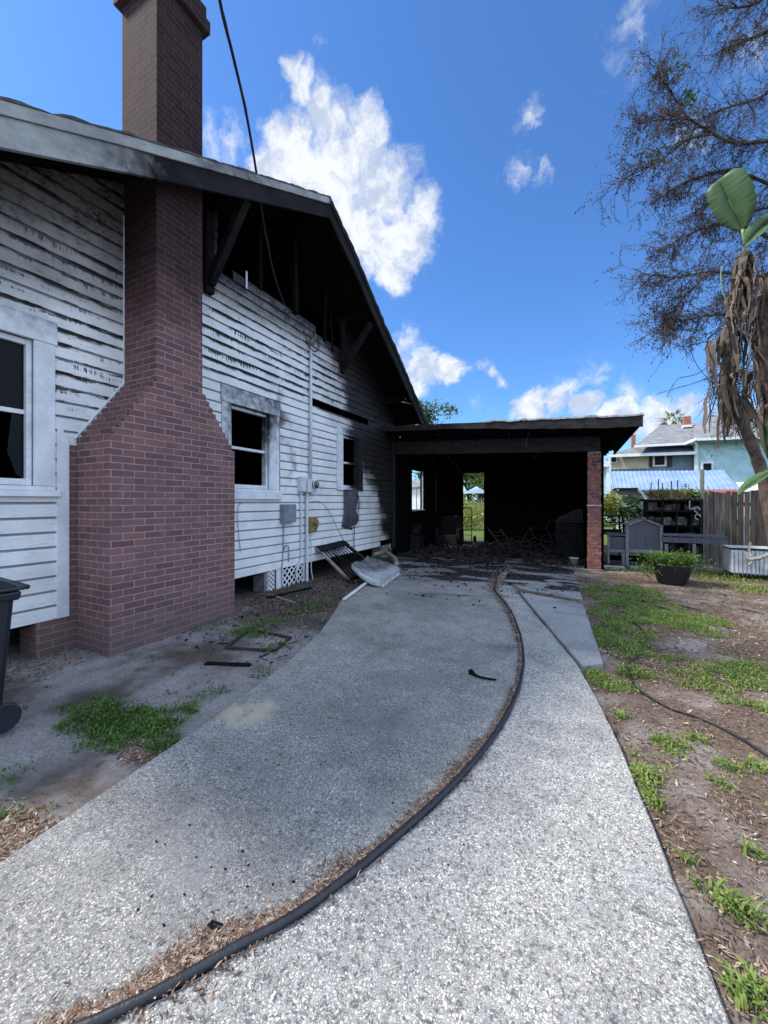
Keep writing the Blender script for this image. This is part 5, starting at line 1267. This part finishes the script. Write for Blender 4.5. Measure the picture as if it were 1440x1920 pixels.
# ------------------------------------------------------------------ giant bird-of-paradise with dead leaves
def strelitzia():
    Z = 6.4; t_ = thing('banana_plant', 'tall banana-like plant with green paddle leaves above hanging dead brown leaves', 'plant', tuple(pG(1440, 1100) * 1.0)); t_.location.z = 0
    b0 = px(1452, 941, Z); r = random.Random(8); b = MB()
    s1 = smooth([Vector((b0.x + .12, b0.y, -.1)), Vector((b0.x + .02, b0.y, .7)), px(1432, 900, Z), px(1412, 840, Z), px(1388, 780, Z), px(1370, 722, Z), px(1366, 650, Z), px(1376, 585, Z), px(1392, 520, Z), px(1398, 480, Z)], 4)
    n = len(s1); b.tube(s1, [.095 - .04 * i / n + .008 * math.sin(i * 2.1) for i in range(n)], 9); b.build('trunk', mBAN, t_, True)
    b = MB(); s2 = smooth([Vector((b0.x + .35, b0.y + .3, -.1)), px(1475, 900, Z + .3), px(1462, 800, Z + .3), px(1432, 700, Z + .3), px(1428, 600, Z + .2), px(1436, 520, Z + .2)], 4); b.tube(s2, .10, 9); b.build('trunk', mBAN, t_, True)
    def leaf(base, tip, halfw, nrm_, name='leaf', fold=.22, torn=.5, blunt=False, asym=1):
        base = Vector(base); tip = Vector(tip); ax = (tip - base); L = ax.length; ax.normalize(); side = ax.cross(Vector(nrm_)).normalized(); up = side.cross(ax)
        lb = MB(); N_ = 22
        for sgn in (-1, 1):
            prev = None
            for i in range(N_ + 1):
                u = i / N_; w = halfw * (lerp([(0, .10), (.10, .50), (.28, .85), (.55, 1.0), (.82, .98), (.94, .85), (1, .55)], u) if blunt else lerp([(0, .1), (.15, .7), (.4, 1), (.7, .8), (1, .03)], u)) * (1 if sgn * asym > 0 else .74) * (1 + .03 * math.sin(i * 2.3 + sgn)); c = base + ax * L * u - up * .10 * L * u * u
                gap = .03 * (r.random() if r.random() < torn else 0)
                e1 = c + side * sgn * w * .5 + up * fold * w * .5; e2 = c + side * sgn * w - ax * gap + up * fold * w * (.9 + .1 * r.random()) + up * .012 * (i % 2)
                lb.ct = .25 + .5 * (i % 2); ids = [lb.vert(c), lb.vert(e1), lb.vert(e2)]
                if prev: lb.face((prev[0], ids[0], ids[1], prev[1])); lb.face((prev[1], ids[1], ids[2], prev[2]))
                prev = ids
        lo = lb.build(name, mBLF, t_, True); lo.modifiers.new('s', 'SOLIDIFY').thickness = .004
        rb = MB(); rb.tube([base - ax * .02 - up * .004, base + ax * L * .5 - up * .029 * L, tip - up * .1 * L], [.014, .009, .003], 6); rb.build('midrib', mRIB, t_, True)
    cam_dir = (Vector((0, 0, EYE)) - px(1365, 360, Z)).normalized()
    leaf(px(1393, 430, Z), px(1347, 334, Z), .31, cam_dir, fold=.12, blunt=True, asym=1)
    pb = MB(); pb.tube(smooth([px(1399, 500, Z), px(1398, 470, Z), px(1392, 430, Z)], 4), .022, 7); pb.build('stalk', mRIB, t_, True)
    leaf(px(1397, 462, Z - .1), px(1462, 385, Z - .1), .20, (cam_dir + Vector((0, 0, .8))), fold=.7)
    leaf(px(1385, 926, Z - .4), px(1460, 868, Z - .4), .12, Vector((0, 0, 1)) + cam_dir * .4, fold=.5)
    leaf(px(1446, 868, Z - .2), px(1430, 790, Z - .2), .07, cam_dir, fold=.9)
    pb = MB(); pb.tube(smooth([px(1353, 500, Z), px(1352, 530, Z), px(1364, 572, Z), px(1376, 600, Z)], 4), [.008] * 13, 6); pb.build('stalk', mRIB, t_, True)
    # dead hanging leaves, in ragged ribbons
    for grp in range(15):
        db = MB(); at_ = s1[n - 2 - grp * 2] if grp < 9 else s2[-1 - (grp - 9) * 2]
        for k in range(24):
            a = r.uniform(0, 6.28); out = Vector((math.cos(a), math.sin(a), 0)); L = r.uniform(.25, .85) * (.8 + .3 * sst(grp, 0, 6)); w = r.choice((.003, .004, .006, .006, .010, .015, .024, .036)); p = at_ + out * .03 + Vector((0, 0, r.uniform(-.1, .1))); prev = None; db.ct = r.random(); tw_ = r.uniform(-3, 3); reach = r.uniform(.05, .42); bow = r.uniform(.0, .22); side0 = r.gauss(0, .25)
            for i in range(9):
                u = i / 8; c = p + out * reach * math.sin(min(1, u * 1.5) * 1.57) * L * (1 - .5 * u) + Vector((-out.y, out.x, 0)) * side0 * u * L + Vector((0, 0, bow * math.sin(u * 3.1) - L * (u ** 1.6))) + Vector([r.gauss(0, .014) for _ in range(3)])
                sd_ = (Vector((-out.y, out.x, 0)) * math.cos(tw_ * u) + out * math.sin(tw_ * u)) * w * (.5 + math.sin(u * 3.14) ** .7)
                ids = [db.vert(c - sd_), db.vert(c + out * .012), db.vert(c + sd_)]
                if prev: db.face((prev[0], prev[1], ids[1], ids[0])); db.face((prev[1], prev[2], ids[2], ids[1]))
                prev = ids
        db.build('dead_leaf', mDEAD, t_)
mBAN = M('scaly_stem', (.14, .105, .08), (.05, .036, .03), 9, .9, .9, 30, soot=False); mBLF = leaf_mat('paddle_leaf', (.06, .12, .05), (.10, .17, .07), .3, .45)
mRIB = M('leaf_rib', (.20, .26, .10), (.12, .18, .06), 9, .5, 0, soot=False); mDEAD = leaf_mat('dead_leaf_fibre', (.030, .023, .019), (.17, .13, .10), .1, .8)
strelitzia()

# ------------------------------------------------------------------ ground cover
def indrive(x, y):
    if y > 9.5: return x > -4.5 and x < .5
    l = lerp([(a[1], a[0]) for a in left], y); rr__ = lerp([(-.9, .46), (.4, .42), (1.4, .378), (1.98, .31), (2.5, .247), (3.12, .15), (3.83, .03), (3.98, .2), (5.7, .09), (9.5, -.12)], y)
    return l - .01 < x < rr__ + .01
def patchy(x, y, s=1.1, o=0): return fb(x * s + o, y * s - o, 2.0)
rg = random.Random(21)
def ell(x, y, c, a, b_, th=0):
    dx, dy = x - c[0], y - c[1]; u = dx * math.cos(th) + dy * math.sin(th); v = -dx * math.sin(th) + dy * math.cos(th); return 1 - (u / a) ** 2 - (v / b_) ** 2
def patch(pxs, n, hgt, w, mb_, leafy=0.0, sizes=.022, sh=.25):
    "clumps at photo points (x, y, radius in m)"
    for x, y, ra, rb in pxs:
        c = pG(x, y, -.03)
        for _ in range(int(n * ra * rb * 10)):
            a = rg.uniform(0, 6.28); d = math.sqrt(rg.random()); gx = c.x + math.cos(a) * d * ra; gy = c.y + math.sin(a) * d * rb
            if patchy(gx, gy, 3.0) < -.22 + sh * d - .1: continue
            if indrive(gx, gy) and rg.random() < .93: continue
            z = gh(gx, gy)
            if rg.random() < leafy: leaves(mb_, (gx, gy, z + hgt * .45), 3, hgt * .7, rg, sizes, (1, 1, .6))
            else: blades(mb_, (gx, gy, z - .005), 1, .012, hgt * (1.1 - .5 * d), rg, w, .9)
gr = MB()
patch([(1170, 1115, .55, .95), (1150, 1170, .42, .75), (1215, 1150, .60, .70), (1280, 1160, .50, .45), (1160, 1210, .30, .35), (1310, 1180, .35, .3)], 1500, .06, .0042, gr, .2, .018)
patch([(1340, 1080, 1.1, .5), (1240, 1072, .6, .5), (1150, 1068, .35, .25), (1400, 1105, .6, .4)], 330, .09, .006, gr, .2, .03)
patch([(1150, 1270, .33, .28), (1190, 1262, .18, .15), (1130, 1290, .12, .16)], 1100, .06, .0045, gr, .3, .022)
patch([(1360, 1270, .45, .22), (1320, 1285, .25, .14), (1420, 1255, .30, .25), (1410, 1325, .22, .10), (1430, 1280, .3, .2), (1250, 1235, .2, .1), (1390, 1230, .2, .1)], 1400, .055, .004, gr, .3, .018)
patch([(1260, 1400, .10, .10), (1235, 1385, .07, .06), (1160, 1345, .06, .07), (1175, 1380, .05, .06), (1190, 1415, .04, .04), (1370, 1440, .08, .05), (1420, 1440, .07, .05), (1350, 1470, .06, .05), (1300, 1385, .08, .05)], 1800, .05, .004, gr, .35, .02)
patch([(1215, 1465, .07, .10), (1235, 1505, .08, .09), (1270, 1545, .07, .05), (1310, 1570, .04, .03), (1200, 1450, .05, .06)], 2300, .07, .0038, gr, .1, .02)
patch([(1320, 1650, .06, .07), (1350, 1690, .07, .06), (1390, 1720, .06, .05), (1300, 1625, .04, .06), (1400, 1600, .05, .03), (1425, 1870, .05, .05), (1395, 1880, .04, .05)], 2600, .08, .0042, gr, .12, .016)
for k in range(2600):                                      # thin scattered tufts between the clumps
    y = .9 + 8.8 * rg.random() ** 1.3; x = rg.uniform(-.1, .9 + 1.0 * y)
    if indrive(x, y) or patchy(x, y, 1.3, 9) < .02: continue
    blades(gr, (x, y, gh(x, y) - .004), rg.choice((2, 3, 5, 8)), .03, rg.uniform(.015, .05), rg, .003, 1.2)
tag(gr.build('grass', mGRASS), 'patchy green grass and weeds right of the driveway', 'grass', kind='stuff')
wd = MB()
patch([(170, 1345, .32, .20), (240, 1350, .32, .22), (300, 1345, .26, .22), (120, 1360, .14, .10), (200, 1390, .2, .10), (290, 1385, .20, .10), (335, 1345, .12, .14)], 1100, .085, .004, wd, .4, .02)
patch([(145, 1445, .14, .07), (175, 1432, .08, .06), (300, 1408, .08, .05), (110, 1450, .07, .05)], 2000, .06, .0045, wd, .5, .022)
patch([(500, 1178, .35, .35), (540, 1160, .2, .25), (460, 1190, .2, .2), (590, 1140, .2, .3)], 330, .07, .0045, wd, .5, .028)
patch([(400, 1300, .12, .12), (495, 1262, .1, .14), (430, 1290, .1, .1), (45, 1470, .2, .08), (10, 1520, .2, .06), (150, 1215, .2, .08), (390, 1180, .25, .2), (520, 1215, .15, .2)], 380, .05, .0035, wd, .4, .022)
for k in range(900):
    y = .7 + 6 * rg.random(); x = rg.uniform(-4.4, -2.1)
    if indrive(x, y) or patchy(x, y, 1.2, 3) < .0: continue
    blades(wd, (x, y, gh(x, y) - .004), rg.choice((2, 3, 4, 7)), .03, rg.uniform(.012, .04), rg, .0028, 1.2)
tag(wd.build('weeds', mWEED), 'low dark green weeds on the soil left of the driveway', 'weeds', kind='stuff')
# wood chips and leaf litter
def chip(mb_, x, y, z, s):
    a = rg.uniform(0, 6.28); L = s * rg.uniform(.5, 1.5); w = s * rg.uniform(.15, .42); u = Vector((math.cos(a), math.sin(a), rg.gauss(0, .25))); v = Vector((-math.sin(a), math.cos(a), rg.gauss(0, .35))); p = Vector((x, y, z)); mb_.ct = rg.random()
    mb_.poly([p - u * L * .5 - v * w * .3, p - u * L * .1 - v * w * .5, p + u * L * .5, p + u * L * .1 + v * w * .5])
lt = MB()
for k in range(72000):
    y = .7 + 9.5 * rg.random() ** 1.7; x = rg.uniform(-.35, .9 + 1.05 * y)
    if indrive(x, y): continue
    if patchy(x, y, 1.6, 5) < -.18 and rg.random() < .65: continue
    chip(lt, x, y, gh(x, y) + rg.uniform(.002, .016), (.016 + .022 * rg.random() ** 2) if y < 4 else .042)
for k in range(24000):                                      # beside the house
    y = 2.9 + 5.7 * rg.random(); x = rg.uniform(-4.5, -2.2)
    if y < 3.8 and rg.random() < (3.8 - y): continue
    if indrive(x, y): continue
    if patchy(x, y, 1.4, 2) < -.1 and rg.random() < .7: continue
    chip(lt, x, y, gh(x, y) + rg.uniform(.002, .012), .035)
for k in range(3600):
    v = pG(rg.gauss(20, 45), rg.gauss(1575, 30)); 
    if v.x > -2.09 + .02: continue
    chip(lt, v.x, v.y, gh(v.x, v.y) + rg.uniform(.002, .014), .03)
for k in range(1200):
    x = rg.uniform(-4.6, -4.0); y = rg.uniform(1.0, 2.1); chip(lt, x, y, gh(x, y) + .006, .035)
for k in range(1200):
    v = pG(rg.gauss(290, 40), rg.gauss(1400, 12)); chip(lt, v.x, v.y, gh(v.x, v.y) + .01, .03)
tag(lt.build('wood_chips', mCHIP), 'brown wood chips and leaf litter over the soil beside the driveway', 'wood chips', kind='stuff')
lj = MB()
for k in range(14000):
    i = rg.random() * (len(hs) - 2); j = int(i); p = hs[j].lerp(hs[j + 1], i - j); d = (hs[j + 1] - hs[j]).normalized(); nrm_ = Vector((-d.y, d.x, 0))
    wid = lerp([(-1, .05), (.5, .055), (.95, .085), (1.25, .055), (1.7, .05), (2.2, .06), (2.6, .05), (3.2, .02), (4.2, .03), (5.5, .06), (6.4, .13), (9, .16)], p.y)
    wid *= .55 + .9 * abs(fb(p.y * 3.2, p.x * 3, 8)) * 1.6
    s = abs(rg.gauss(0, .55)) * wid
    if rg.random() < (.12 if p.y < 5.5 else .5): s = -s * .8
    q = p + nrm_ * (s + .012); zz = .004 + max(0, .022 * (1 - abs(s) / max(wid, .01))) * rg.random()
    chip(lj, q.x, q.y, zz + .003, .023 if p.y < 3 else .032)
for k in range(1300):
    u = rg.random(); a = Vector((-.98, 6.75, 0)).lerp(Vector((.1, 6.32, 0)), u); chip(lj, a.x + rg.gauss(0, .03), a.y + rg.gauss(0, .05), .006 + rg.random() * .012, .03)
tag(lj.build('leaf_litter', mCHIP), 'strip of brown chips and dry leaves caught along the black hose', 'leaf litter', kind='stuff')
# roots by the pot
b = MB(); r7 = random.Random(2)
for k in range(9):
    a = pG(1215 + 16 * k + r7.uniform(-8, 8), 1122 + r7.uniform(-8, 10)); e = a + Vector((r7.uniform(.25, .7), r7.uniform(-.5, .1), 0)); m_ = a.lerp(e, .5) + Vector((0, 0, .008)); P = smooth([a + Vector((0, 0, -.03)), m_, e + Vector((0, 0, -.04))], 4); b.tube(P, [.012 + .012 * math.sin(math.pi * i / len(P)) for i in range(len(P))], 6)
tag(b.build('tree_roots', M('grey_root', (.13, .115, .10), (.06, .052, .048), 12, .9, .6, 40), None, True), 'grey surface roots in the soil around the black tub planter', 'roots')
b = MB(); b.tube(smooth([pG(1285, 1108), pG(1310, 1112), pG(1335, 1112), pG(1360, 1118)], 4), [.05, .055, .06, .055, .05, .055, .05, .05, .045, .05, .045, .04, .03], 8); tag(b.build('log', mBARK, None, True), 'short rotting log on the ground right of the planter', 'log')
